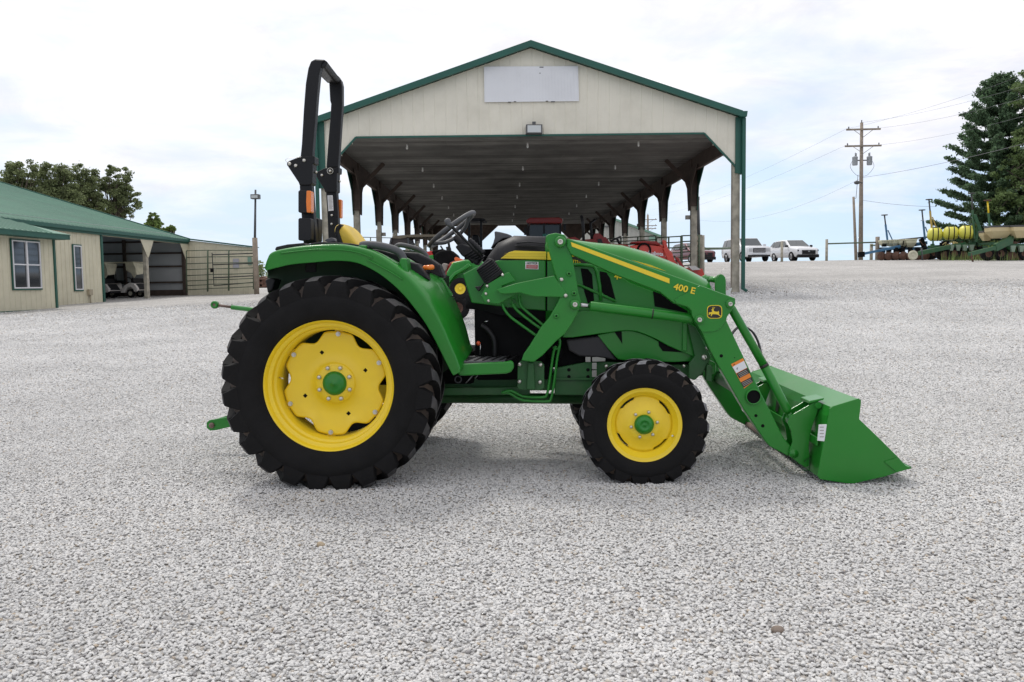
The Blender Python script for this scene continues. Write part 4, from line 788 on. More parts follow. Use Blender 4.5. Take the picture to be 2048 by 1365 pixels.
for Y in (LY-.018, LY+.10, mirY(LY)-.11, mirY(LY)+.0):
    pts = [z5(745,850),z5(770,832),z5(860,780),z5(905,757),z5(925,790),z5(905,850),z5(872,945),z5(862,1040),z5(872,1150),z5(845,1165),z5(800,1140),z5(745,1092),z5(742,1060),z5(762,1010),z5(752,940),z5(730,890)]
    vs = [P(x, y, LY-.02) for x, y in pts]; b = MB(); b.prism([Vector((v.x, Y, v.z)) for v in vs], (0,.013,0)); cp = b.build('coupler_plate', GREEN, bk, .003)
for yb in (LY-.03, mirY(LY)-.13):
    p = P(*z5(905,760), LY); b = MB(); b.prism([Vector((p.x-.05, yb, p.z-.005)), Vector((p.x+.035, yb, p.z+.018)), Vector((p.x+.04, yb, p.z+.03)), Vector((p.x-.05, yb, p.z+.012))], (0,.16,0)); b.build('coupler_hook', GREEN, bk, .004)
    b = MB(); p = P(*z5(910,775), LY); b.tube([Vector((p.x, yb-.005, p.z)), Vector((p.x, yb+.16, p.z))], .018, 14); b.build('coupler_pin', GREEN, bk)
    p = P(*z5(770,1080), LY-.02); b = MB(); b.lathe([(.0001,-.018),(.012,-.018),(.013,-.010),(.026,-.012),(.028,0),(.028,.15)], Vector((p.x, yb+.02, p.z)), 'Y', 20); b.build('coupler_pivot', GREEN, bk)
    p = P(*z5(840,1125), LY-.02); b = MB(); b.tube([Vector((p.x-.01, yb, p.z)), Vector((p.x+.02, yb-.01, p.z+.03)), Vector((p.x+.015, yb-.01, p.z-.05)), Vector((p.x-.02, yb, p.z-.05))], .004, 6); b.build('latch_wire', GREEN2, bk)
for (x0, y0, x1, y1) in ((615,558,685,535),): pass
b = MB(); p = P(*z6(1120,770), 5.9); 
def decal_back(px, py, Y):
    q = P(px, py, Y); return q
w0 = P(*z5(748,748), 5.55); dz = pr[2]-pr[3]
dn = (pr[3]-pr[2]).normalized(); bx = pr[2]+(pr[3]-pr[2])*.35
for (y0, m_, d0, d1_, off) in ((5.62, WHITE, -.06,-.0,.012), (5.69, ORDEC, -.06,.0,.012), (5.66, BLKDEC, .005,.09,.012)):
    a = bx+dn*d0+Vector((-off,0,0)); c = bx+dn*d1_+Vector((-off,0,0)); b = MB(); b.loft([[Vector((a.x, y0, a.z)), Vector((a.x, y0+.07, a.z))], [Vector((c.x, y0, c.z)), Vector((c.x, y0+.07, c.z))]], closed=False); b.build('bucket_decal', m_, bk)

b = MB(); b.prism([P(*z, 5.3) for z in ((1284,508),(1290,503),(1317,514),(1321,519),(1305,515))], (0,.003,0)); b.build('paper_note', WHITE, TR)
# ------------------------------------------------------------------ open pole shed
def PS(px, py, ys):
    r = ROT @ Vector((px-1024, -(py-682.5), -F)); t = ys/r.dot(SH_A); return CAM+r*t
def S(x, y, z): q = shed_xy(x, y); return Vector((q[0], q[1], z))
def sxy(p): return p.dot(SH_B), p.dot(SH_A)
YF, BAY, NB = 23.6, 5.2, 7
YE = YF+BAY*NB
XL = sxy(PS(640, 300, YF))[0]; XR = sxy(PS(1480, 300, YF))[0]
EX0 = sxy(PS(637, 235, YF))[0]; EX1 = sxy(PS(1480, 231, YF))[0]
ZE = PS(1060, 233, YF).z; ZR = PS(1060, 88, YF).z; ZH = PS(1060, 270, YF).z; XM = sxy(PS(1061, 88, YF))[0]
so = S(XM, (YF+YE)/2, 0); so.z = G(so.x, so.y)
SHED = empty('pole_shed', so, 'long open-sided pole shed with beige gable, green trim and blank white board above the opening', 'shed')
def zroof(x): return ZR-(ZR-ZE)*abs(x-XM)/((EX1-EX0)/2)
CH = sxy(PS(712, 275, YF))[0]; CH2 = sxy(PS(1408, 267, YF))[0]; zc0 = PS(1481, 338, YF).z
# ribbed gable wall (front)
def gable(y, front=True):
    xl, xr = XL+.05, XR-.05
    zb = lambda x: ZH if CH <= x <= CH2 else (ZH-(x-CH2)/(xr-CH2)*(ZH-zc0) if x > CH2 else ZH-(CH-x)/(CH-xl)*(ZH-zc0))
    mb = MB(); xs_ = sorted(set([xl, CH, XM, CH2, xr]+[xl+k*.3048 for k in range(1, int((xr-xl)/.3048)+1)]))
    out_ = -1 if front else 1
    top = [S(x, y, zroof(x)-.12) for x in xs_]; bot = [S(x, y, zb(x)) for x in xs_]
    mb.prism([Vector(v) for v in bot+top[::-1]], SH_A*(-out_)*.04)
    for x in [xl+.15+k*.3048 for k in range(int((xr-xl)/.3048))]:
        pass
        a, c = zb(x)+.01, zroof(x)-.14
        ring = lambda z: [S(x-.022, y, z), S(x-.010, y+out_*.010, z), S(x+.010, y+out_*.010, z), S(x+.022, y, z)]
        mb.loft([ring(a), ring(c)])
        for dx in (-.1, .1): mb.loft([[S(x+dx-.008, y, z), S(x+dx, y+out_*.003, z), S(x+dx+.008, y, z)] for z in (a, c)])
    w = mb.build('gable_wall', BEIGE2, SHED)
    # green edge trim under the opening
    t = MB(); pts = [(xl, zc0), (CH, ZH), (CH2, ZH), (xr, zc0)]
    for (x0, z0), (x1, z1_) in zip(pts, pts[1:]): t.bar(S(x0, y+out_*.012, z0-.02), S(x1, y+out_*.012, z1_-.02), .05, .05)
    t.build('opening_trim', TRIM, SHED)
gable(YF)
# far gable: lower wall with three chamfered openings
fw = MB(); zt = ZH+.02
zfh = PS(1000, 452, YE).z
fw.prism([S(XL, YE, zt), S(XR, YE, zt), S(XR, YE, zfh), S(XL, YE, zfh)], SH_A*.05)
fw.prism([S(XL, YE, ZH), S(XR, YE, ZH), S(XM, YE, ZR-.1)], SH_A*.04)
for px in (868, 955, 1072, 1150):
    xx = sxy(PS(px, 460, YE))[0]
    fw.prism([S(xx-1.5, YE+.002, zfh), S(xx+1.5, YE+.002, zfh), S(xx+.30, YE+.002, zfh-1.1), S(xx+.15, YE+.002, zfh-3.2), S(xx-.15, YE+.002, zfh-3.2), S(xx-.30, YE+.002, zfh-1.1)], SH_A*.05)
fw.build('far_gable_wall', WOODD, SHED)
# roof planes
rf = MB()
for x0, x1 in ((EX0, XM), (XM, EX1)):
    z0, z1_ = zroof(x0), zroof(x1); rf.prism([S(x0, YF-.25, z0), S(x1, YF-.25, z1_), S(x1, YF-.25, z1_-.03), S(x0, YF-.25, z0-.03)], SH_A*(YE-YF+.5))
rf.build('roof', ROOFG, SHED)
rk = MB()
for x0, x1 in ((EX0, XM), (XM, EX1)):
    z0, z1_ = zroof(x0)+.02, zroof(x1)+.02
    for yy in (YF-.30,): rk.prism([S(x0, yy, z0), S(x1, yy, z1_), S(x1, yy, z1_-.17), S(x0, yy, z0-.17)], SH_A*.10)
rk.build('rake_trim', TRIM, SHED)
rk = MB()
for x, s_ in ((EX0, -1), (EX1, 1)): rk.box((0,0,0),(0,0,0)) if False else rk.prism([S(x, YF-.3, ZE-.13), S(x+s_*.11, YF-.3, ZE-.13), S(x+s_*.13, YF-.3, ZE+.02), S(x, YF-.3, ZE+.02)], SH_A*(YE-YF+.5))
rk.build('gutter', TRIM, SHED)
# corner trims
for x, s_ in ((XL, 1), (XR, -1)):
    c = MB(); c.prism([S(x-s_*.06, YF-.05, ZE-.1), S(x+s_*.14, YF-.05, ZE-.1), S(x+s_*.14, YF-.05, zc0-.12 if s_ < 0 else zc0-.4), S(x-s_*.06, YF-.05, zc0-.16 if s_ < 0 else zc0-.4)], SH_A*.14); c.build('corner_trim', TRIM, SHED)
# ceiling in staggered sheets
ce = MB(); random.seed(3); yy = YF+.1
while yy < YE-.2:
    y2 = min(yy+.92, YE-.1); xx = XL-random.random()*3.2
    while xx < XR:
        x2 = xx+3.66; a, c = max(xx, XL+.05), min(x2, XR-.05)
        if c > a+.05: ce.prism([S(a+.005, yy, ZH+.03+random.random()*.004), S(c-.005, yy, ZH+.03), S(c-.005, yy, ZH+.05), S(a+.005, yy, ZH+.05)], SH_A*(y2-yy-.012))
        xx = x2
    yy = y2
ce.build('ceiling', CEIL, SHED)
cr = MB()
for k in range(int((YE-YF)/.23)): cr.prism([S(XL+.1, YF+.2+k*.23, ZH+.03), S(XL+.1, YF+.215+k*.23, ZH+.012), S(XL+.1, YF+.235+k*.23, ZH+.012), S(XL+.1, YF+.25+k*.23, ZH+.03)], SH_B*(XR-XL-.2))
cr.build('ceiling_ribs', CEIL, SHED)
# eave beams, posts, gussets, braces
for x, s_ in ((XL+.12, 1), (XR-.12, -1)):
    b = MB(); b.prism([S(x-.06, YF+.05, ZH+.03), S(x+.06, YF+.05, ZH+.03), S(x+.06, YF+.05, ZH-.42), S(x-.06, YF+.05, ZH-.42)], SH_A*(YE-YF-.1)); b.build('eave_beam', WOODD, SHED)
    b = MB(); b.prism([S(x-s_*.14, YF, ZE-.15), S(x-s_*.10, YF, ZE-.15), S(x-s_*.10, YF, ZH-.10), S(x-s_*.14, YF, ZH-.10)], SH_A*(YE-YF)); b.build('eave_fascia', BEIGE2, SHED)
    for k in range(NB+1):
        y = YF+k*BAY+(.10 if k == 0 else (-.12 if k == NB else 0)); q = S(x, y, 0); zg = G(q.x, q.y)-.15
        b = MB(); b.prism([S(x-.082, y-.082, zg), S(x+.082, y-.082, zg), S(x+.082, y+.082, zg), S(x-.082, y+.082, zg)], (0,0,ZH-zg)); po = b.build('post', WOODP, SHED, .008)
        b = MB(); b.prism([S(x-s_*.084, y-.06, zg), S(x-s_*.135, y-.06, zg), S(x-s_*.135, y+.06, zg), S(x-s_*.084, y+.06, zg)], (0,0,1.35+zg*-.0+.15+ (1.2 if k > 1 else 2.2))); b.build('post_splice', WOODP, SHED)
        hb = MB(); k and hb.prism([S(x-s_*.13, y-.15, ZH-1.6), S(x+s_*.11, y-.15, ZH-1.6), S(x+s_*.11, y+.15, ZH-1.6), S(x-s_*.13, y+.15, ZH-1.6)], (0,0,1.6)); k and hb.build('post_head', WOODD, SHED)
        if 0 < k < NB or True:
            for xo in ((.115, -.135) if k else ()):
                xx = x+s_*xo; a0 = -1.15 if k > 0 else 0; a1 = 1.15 if k < NB else 0; g = MB()
                pts = [S(xx, y+a0, ZH-.30)]+([S(xx, y-.34, ZH-.95)] if k else [])+[S(xx, y-.16, ZH-1.75), S(xx, y+.16, ZH-1.75)]+([S(xx, y+.34, ZH-.95)] if k < NB else [])+[S(xx, y+a1, ZH-.30)]
                if k == 0 or k == NB: pts = [p for p in pts]
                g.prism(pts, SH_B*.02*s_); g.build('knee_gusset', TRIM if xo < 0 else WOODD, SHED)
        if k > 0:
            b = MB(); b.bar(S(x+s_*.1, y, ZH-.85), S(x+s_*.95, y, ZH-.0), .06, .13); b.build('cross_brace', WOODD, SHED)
# hanging bulbs
for row in ((814,294), (1055,290), (1277,287)):
    p = PS(row[0], row[1], YF+1.45); x0 = sxy(p)[0]
    for k in range(7):
        y = YF+1.45+k*5.0
        if y > YE: break
        b = MB(); b.tube([S(x0, y, ZH+.03), S(x0, y, ZH-.06)], .028, 8); bl = b.build('bulb_holder', mat('white_porcelain', (.6,.6,.58), .4), SHED)
        b = MB(); b.ell(S(x0, y, ZH-.09), (.034,.034,.048)); b.build('light_bulb', mat('frosted_bulb', (.75,.75,.72), .3), bl)
# conduit boxes on posts
for px, py, k, s_ in ((1377,435,1,-1), (765,469,2,1), (1278,451,3,-1)):
    y = YF+k*BAY; p = PS(px, py, y); b = MB(); v = [p+SH_B*a+Vector((0,0,c)) for a, c in ((-.09,-.07),(.12,-.07),(.12,.07),(-.09,.07))]; b.prism(v, SH_A*.12); b.build('outlet_box', mat('grey_box', (.35,.33,.28), .6), SHED, .01)
# sign board
v = [PS(x, y, YF-.03) for x, y in ((968,134),(1156,133),(1158,203),(969,205))]; b = MB(); b.prism(v, -SH_A*.02)
SIGN = mat('faded_white_board', (.74,.75,.77), .4, var=.05, vscale=1.5, dirt=(.72,.74,.76), dscale=1.5, damt=.6)
sb = b.build('blank_sign_board', SIGN, SHED)
b = MB()
for k in range(30):
    t = (k+.5)/30; a = v[0].lerp(v[1], t)+Vector((0,0,-.03-.28*(.5+.5*math.sin(k*1.7)))); c = v[3].lerp(v[2], t)+Vector((0,0,.05)); b.bar(a-SH_A*.024, c-SH_A*.024, .012, .006)
b.build('board_flute', SIGN, sb)
for (x, y, w_) in ((1083,134,8),(1019,204,6),(1030,203,5),(1106,203,8),(1094,202,5),(1080,146,2)):
    b = MB(); b.prism([PS(x-w_/2, y, YF-.055), PS(x+w_/2, y, YF-.055), PS(x+w_/2, y+1.6, YF-.055), PS(x-w_/2, y+1.6, YF-.055)], SH_A*.003); b.build('board_scuff', BLKDEC, sb)
# floodlight
v = [PS(x, y, YF-.30) for x, y in ((1052,249),(1085,249),(1085,267),(1052,267))]; b = MB(); b.prism(v, SH_A*.30); fl = b.build('floodlight', LAMP, SHED, .01)
v = [PS(x, y, YF-.304) for x, y in ((1055,251),(1082,251),(1082,265),(1055,265))]; b = MB(); b.prism(v, SH_A*.01); b.build('lamp_glass', LENS, fl)
b = MB(); b.bar(PS(1068,244,YF-.1), PS(1068,250,YF-.1), .10, .06); b.build('lamp_bracket', LAMP, fl)
# downspouts
for px, yb in ((1486, 580), (640, 560)):
    a = PS(px, 236, YF-.12); c = PS(px, yb, YF-.12); a2 = Vector((c.x, c.y, a.z)); e = Vector((c.x, c.y, max(c.z, G(c.x, c.y)+.10)))
    b = MB(); b.bar(a2, e, .10, .075, up=SH_A); b.bar(e+Vector((0,0,.03)), e+Vector((.10,-.06,-.05)), .10, .075); b.build('downspout', TRIM, SHED, .008)
# weeds and litter at the foot of the right post
def weeds(c, n, r, m, name, label, hh=.12):
    mb = MB(); rnd = random.Random(5)
    for _ in range(n):
        a = rnd.random()*6.28; q = rnd.random()**.6*r; x, y = c[0]+q*math.cos(a)*1.4, c[1]+q*math.sin(a); z = G(x, y); t = rnd.random()*6.28; w = .008+rnd.random()*.012; h_ = hh*(.3+rnd.random())
        lean = Vector((rnd.uniform(-.08,.08), rnd.uniform(-.08,.08), h_)); d = Vector((math.cos(t), math.sin(t), 0))*w; p = Vector((x, y, z-.005))
        mb.add([p-d, p+d, p+lean+d*.2, p+lean-d*.2], [(0,1,2,3)])
    return mb.build(name, m, kind='stuff', label=label, cat='weeds', recalc=False)
q = S(XR-.1, YF, 0); weeds((q.x+.45, q.y-.1), 260, .75, mat('dry_leaf_litter', (.12,.095,.06), .9, island=.4), 'leaf_litter', 'thin brown leaf litter and weeds at the foot of the right front shed post', .035)
# ------------------------------------------------------------------ buildings on the left
XB = -20.5; YB1 = onX(372, 540, XB).y; YB0 = 24.0
def ribbed(mb, p0, p1, zb, zt, nrm, step=.3048):
    """ribbed steel wall from p0 to p1 (xy), nrm outward unit; zt may be a function of t"""
    p0 = Vector((p0[0], p0[1], 0)); p1 = Vector((p1[0], p1[1], 0)); Ln = (p1-p0).length; d = (p1-p0)/Ln; nrm = Vector((nrm[0], nrm[1], 0))
    zt_ = zt if callable(zt) else (lambda t: zt)
    mb.prism([p0+Vector((0,0,zb)), p1+Vector((0,0,zb)), p1+Vector((0,0,zt_(1))), p0+Vector((0,0,zt_(0)))], -nrm*.04)
    for k in range(int(Ln/step)):
        s_ = .15+k*step; q = p0+d*s_; zt2 = zt_(s_/Ln)-.01
        mb.loft([[q-d*.03+Vector((0,0,z)), q-d*.014+nrm*.022+Vector((0,0,z)), q+d*.014+nrm*.022+Vector((0,0,z)), q+d*.03+Vector((0,0,z))] for z in (zb+.01, zt2)])
zg1 = G(XB, YB1); ZEV = P(375, 479, YB1).z; zA = .40
BARN = empty('garage_building', (XB-5, 36, .4), 'long beige steel garage with green roof and two open bays at its far end', 'building')
Y205 = onX(205, 540, XB).y
w = MB(); ribbed(w, (XB, YB0), (XB, Y205), .30, ZEV-.12, (1, 0)); w.build('front_wall', BEIGE, BARN)
t = MB(); t.box((XB+.0, Y205-.10, .2), (XB+.05, Y205+.06, ZEV-.1)); t.box((XB+.0, YB0, .28), (XB+.045, Y205-.1, .40)); t.build('wall_trim', TRIM, BARN)
# header over the bays
h = MB(); h.box((XB-.10, Y205, ZEV-.28), (XB-.0, YB1, ZEV-.08)); h.build('bay_header', BEIGE, BARN)
f = MB(); f.box((XB+.02, YB0-2, ZEV-.26), (XB+.12, YB1+.2, ZEV-.03)); f.box((XB+.12, YB0-2, ZEV-.16), (XB+.22, YB1+.2, ZEV-.01)); f.build('eave_fascia', TRIM, BARN)
RS = .318
r = MB(); XBk = -37.0; r.prism([Vector((XB+.20, YB0-2, ZEV)), Vector((XBk, YB0-2, ZEV+(XB-XBk)*RS)), Vector((XBk, YB0-2, ZEV+(XB-XBk)*RS-.05)), Vector((XB+.20, YB0-2, ZEV-.05))], (0, YB1-YB0+2.2, 0))
for k in range(int((YB1-YB0+2)/.3048)+1):
    y = YB0-1.9+k*.3048; r.prism([Vector((XB+.20, y, ZEV)), Vector((XB+.20, y+.02, ZEV+.022)), Vector((XB+.20, y+.035, ZEV+.022)), Vector((XB+.20, y+.055, ZEV))], (XBk-XB-.2, 0, (XB-XBk)*RS))
# back slope
r.prism([Vector((XBk, YB0-2, ZEV+(XB-XBk)*RS)), Vector((XBk-16, YB0-2, ZEV)), Vector((XBk-16, YB0-2, ZEV-.05)), Vector((XBk, YB0-2, ZEV+(XB-XBk)*RS-.05))], (0, YB1-YB0+2.2, 0))
r.build('roof', ROOFG, BARN)
rt = MB(); rt.bar((XB+.2, YB1+.2, ZEV-.03), (XBk, YB1+.2, ZEV+(XB-XBk)*RS-.03), .06, .18); rt.build('rake_trim', TRIM, BARN)
sg = MB(); sg.bar((XB+.1, YB0-1, ZEV+.17), (XB+.1, YB1-2, ZEV+.17), .05, .04); sg.build('snow_guard', mat('pale_green_steel', (.30,.42,.35), .4), BARN)
# end wall (inside seen through the bays), with girts; back wall; posts
e = MB(); e.box((-34, YB1-.02, .2), (XB+.045, YB1+.03, ZEV-.05)); e.prism([Vector((XB, YB1-.01, ZEV-.1)), Vector((XBk, YB1-.01, ZEV+(XB-XBk)*RS-.1)), Vector((XBk-16, YB1-.01, ZEV-.1))], (0,.03,0)); e.build('end_wall', INNER, BARN)
e = MB(); e.box((-34, Y205, .2), (-33.9, YB1, ZEV+3)); e.build('back_wall', INNER, BARN)
e = MB(); e.box((-34, Y205-.15, .2), (XB-.06, Y205-.10, ZEV)); e.build('inner_wall', INNER, BARN)
for k, dz in enumerate((.75, 1.65, 2.4, 3.05)):
    g = MB(); z = zg1+dz-.05; g.box((-33.8, YB1-.14, z), (XB-.1, YB1-.03, z+.10)); g.build('girt', WOODD, BARN)
g = MB(); g.box((-33.8, YB1-.10, .3), (XB-.1, YB1-.025, zg1+.32)); g.build('kick_board', WOODD, BARN)
for x in (-27.2, -24.0): g = MB(); g.box((x, YB1-.28, .3), (x+.15, YB1-.14, ZEV)); g.build('wall_post', WOODD, BARN)
for yy, m_ in ((onX(293.5, 540, XB).y, WOODP), (YB1-.12, WOODD)):
    g = MB(); zg = G(XB, yy)-.1; g.box((XB-.12, yy-.13, zg), (XB+.05, yy+.13, ZEV-.25)); g.build('bay_post', m_, BARN, .006)
    g = MB(); g.prism([Vector((XB+.07, yy-.70, ZEV-.26)), Vector((XB+.07, yy+.70, ZEV-.26)), Vector((XB+.07, yy+.10, ZEV-1.15)), Vector((XB+.07, yy-.02, ZEV-1.15))], (.02,0,0)); g.build('bay_gusset', BEIGE, BARN)
# window in the wall
def window(name, plane_x, y0, y1, z0, z1_, par, panes):
    f = MB(); t = .045; X = plane_x
    f.box((X, y0, z0), (X+.06, y0+t, z1_)); f.box((X, y1-t, z0), (X+.06, y1, z1_)); f.box((X, y0+t, z0), (X+.06, y1-t, z0+t)); f.box((X, y0+t, z1_-t), (X+.06, y1-t, z1_))
    n = panes; wd = (y1-y0)/n
    for k in range(1, n): f.box((X, y0+k*wd-.045, z0+t), (X+.062, y0+k*wd+.045, z1_-t))
    zm = z0+(z1_-z0)*.5
    for k in range(n): f.box((X+.01, y0+k*wd+(.05), zm-.022), (X+.05, y0+(k+1)*wd-.05, zm+.022))
    o = f.build(name, WFRAME, par)
    g = MB(); g.box((X-.01, y0+.02, z0+.02), (X+.02, y1-.02, z1_-.02)); g.build('pane', GLASS, o)
    s_ = MB(); s_.box((X-.005, y0-.05, z0-.06), (X+.035, y1+.05, z0)); s_.box((X-.005, y0-.05, z1_), (X+.035, y1+.05, z1_+.05)); s_.box((X-.005, y0-.05, z0), (X+.035, y0, z1_)); s_.box((X-.005, y1, z0), (X+.035, y1+.05, z1_)); s_.build('window_trim', TRIM, o)
    return o
a = onX(145, 491, XB+.02); c = onX(165, 580, XB+.02); window('window', XB+.02, a.y, c.y, c.z, a.z, BARN, 1)
p = onX(179, 590, XB+.05); b = MB(); b.box((XB+.02, p.y-.14, p.z-.02), (XB+.14, p.y+.14, p.z+.24)); b.tube([(XB+.08, p.y, p.z), (XB+.08, p.y, .35)], .03, 8); b.build('meter_box', mat('tan_box', (.38,.33,.24), .6), BARN)
# annex with its big window
XA = -19.07; YA1 = onX(110, 560, XA).y; zAe = P(110, 478, YA1).z
AN = empty('annex_building', (XA-1, 28, .2), 'small beige annex with green eave and white double window at the left edge', 'building')
zb = P(110, 619, YA1).z-.04
w = MB(); ribbed(w, (XA, YA1-9), (XA, YA1), zb, zAe+.1, (1, 0)); ribbed(w, (XA-.05, YA1), (XB-.05, YA1), zb, zAe+.1, (0, 1)); w.build('wall', BEIGE, AN)
t = MB(); t.box((XA+.0, YA1-.05, zb-.05), (XA+.05, YA1+.06, zAe)); t.box((XA, YA1-9, zb-.04), (XA+.045, YA1-.05, zb+.07)); t.build('wall_trim', TRIM, AN)
y1a = YA1+.30; XO = XA+.36
f = MB(); f.box((XO-.02, YA1-9.6, zAe-.03), (XO+.10, y1a, zAe+.16)); f.box((XA-.02, YA1-9.6, zAe-.04), (XO-.02, y1a-.02, zAe-.01)); f.box((XA-1.5, y1a-.02, zAe-.03), (XO+.1, y1a+.08, zAe+.16)); f.build('eave_fascia', TRIM, AN)
r = MB(); pk = 3.3; zr = zAe+.16+pk*.36
A_, B_, C_, D_ = Vector((XO+.12, YA1-9.8, zAe+.17)), Vector((XO+.12, y1a+.1, zAe+.17)), Vector((XO-pk, y1a-pk*1.1, zr)), Vector((XO-pk, YA1-9.8, zr))
r.prism([A_, B_, C_, D_], (0,0,-.03)); r.prism([B_, Vector((XO-2*pk, y1a+.1, zAe+.17)), C_], (0,0,-.03))
for k in range(30):
    y = YA1-9.7+k*.3048; ty = (y1a-pk*1.1-y); tt = 1 if ty > 0 else max(0, (y1a+.1-y)/(pk*1.1+.1)); q = A_.lerp(D_, tt); r.prism([Vector((A_.x+.01, y, A_.z+.002)), Vector((A_.x+.01, y+.02, A_.z+.024)), Vector((A_.x+.01, y+.035, A_.z+.024)), Vector((A_.x+.01, y+.05, A_.z+.002))], Vector((q.x-A_.x, 0, q.z-A_.z)))
r.build('roof', ROOFG, AN)
a = onX(21, 480, XA+.02); c = onX(82, 577, XA+.02); window('window', XA+.02, a.y, c.y, c.z, a.z, AN, 2)
# lean-to on the right of the garage
LE = empty('lean_to', (-18.6, 48, .6), 'beige steel lean-to with sloping top edge behind the livestock panels', 'building')
xr = P(509, 500, YB1+.2).x; z0 = P(378, 479, YB1+.2).z; z1_ = P(509, 496, YB1+.2).z; zb = .45
w = MB(); ribbed(w, (XB-.3, YB1+.25), (xr, YB1+.25), zb, lambda t: z0+(z1_-z0)*t, (0, -1)); w.build('wall', BEIGE, LE)
t = MB(); t.bar((XB, YB1+.2, z0+.03), (xr+.1, YB1+.2, z1_+.03), .15, .08); t.build('top_trim', TRIM, LE)
r = MB(); r.prism([Vector((XB, YB1+.2, z0+.05)), Vector((xr+.1, YB1+.2, z1_+.05)), Vector((xr+.1, YB1+.2, z1_+.01)), Vector((XB, YB1+.2, z0+.01))], (0, .5, 0)); r.build('roof', ROOFG, LE)
a = P(466, 518, YB1+.16); c = P(478, 536, YB1+.16); b = MB(); b.box((a.x, YB1+.15, c.z), (c.x, YB1+.2, a.z)); b.build('wall_notice', mat('faded_notice', (.40,.40,.45), .6), LE)
a = P(495, 514, YB1+.16); c = P(503, 530, YB1+.16); b = MB(); b.box((a.x, YB1+.15, c.z), (c.x, YB1+.2, a.z)); b.build('wall_notice', mat('green_notice', (.20,.33,.26), .6), LE)
# livestock panels
def panel(Y0p, pts, label, group, rails=(0,.16,.31,.45,.59,.72,.83,.93), xposts=()):
    """pts: (px0,py_top,py_bot,Y),(px1,py_top,py_bot,Y)"""
    (xa, ta, ba, Ya), (xb, tb, bb, Yb) = pts
    A, B2 = P(xa, ta, Ya), P(xb, tb, Yb); a0, b0 = P(xa, ba, Ya), P(xb, bb, Yb)
    o = empty('livestock_panel', (a0+b0)/2, label, 'fence panel', group)
    for f_ in rails: m_ = MB(); m_.tube([A.lerp(a0, f_), B2.lerp(b0, f_)], .024, 8); m_.build('rail', PIPE, o)
    for t in (0,)+tuple(xposts)+(1,): m_ = MB(); m_.tube([A.lerp(B2, t)+Vector((0,0,.02)), a0.lerp(b0, t)], .035, 8); m_.build('upright', PIPE, o)
    return o
panel(0, ((373,502,586,45.6),(415,501,584,45.2)), 'green pipe livestock panel joined to the garage end post', 'livestock panels')
panel(0, ((416,501,583,45.2),(457,501,582,44.9)), 'green pipe livestock panel standing in front of the lean-to, middle one', 'livestock panels')
panel(0, ((458,501,582,44.9),(507,501,579,44.5)), 'green pipe livestock panel ending at the thick lamp pole', 'livestock panels')
A = P(424,506,45.0); o = empty('leaning_gate', P(424,570,45.0), 'narrow dark pipe gate hanging crooked on the livestock panels', 'gate')
for q in ([(424,506),(428,572),(508,565)], [(424,510),(508,507)], [(426,556),(508,552)], [(425,530),(508,527)]): m_ = MB(); m_.tube([P(x, y, 44.75) for x, y in q], .03, 8); m_.build('gate_bar', mat('dark_pipe', (.03,.035,.03), .6), o)
m_ = MB(); m_.box((P(421,540,44.7).x, 44.66, P(421,545,44.7).z), (P(427,540,44.7).x, 44.74, P(421,537,44.7).z)); m_.build('gate_latch', BLKM, o)
# lamp pole
def lamp_pole(px, yt, ytk, yb, Y, lamp, label, base_r=.13):
    b0 = PG(px, Y, -.1); x0 = b0.x; o = empty('lamp_pole', b0, label, 'lamp post')
    zt, zk = P(px-2, yt, Y).z, P(px, ytk, Y).z; xt = P(px-3, yt, Y).x
    m_ = MB(); m_.tube([b0, (x0, Y, zk)], base_r, 12); m_.build('wooden_base', WOODB, o)
    m_ = MB(); m_.tube([(x0-.02, Y, zk-.6), (xt, Y, zt)], [.07,.05], 10); m_.build('upper_pole', GREYP, o)
    (l0, t0, l1, t1) = lamp; A, B2 = P(l0, t0, Y-.3), P(l1, t1, Y-.3); m_ = MB(); m_.box((A.x, Y-.35, B2.z), (B2.x, Y-.02, A.z)); l_ = m_.build('floodlight', LAMP, o, .02)
    m_ = MB(); m_.box((A.x+.05, Y-.365, B2.z+.04), (B2.x-.05, Y-.34, A.z-.06)); m_.build('lamp_glass', LENS, l_)
    return o
lamp_pole(514, 380, 476, 580, 44.3, (501,389,518,398), 'tall pole with floodlight and thick brown wooden base beside the livestock panels', .14)
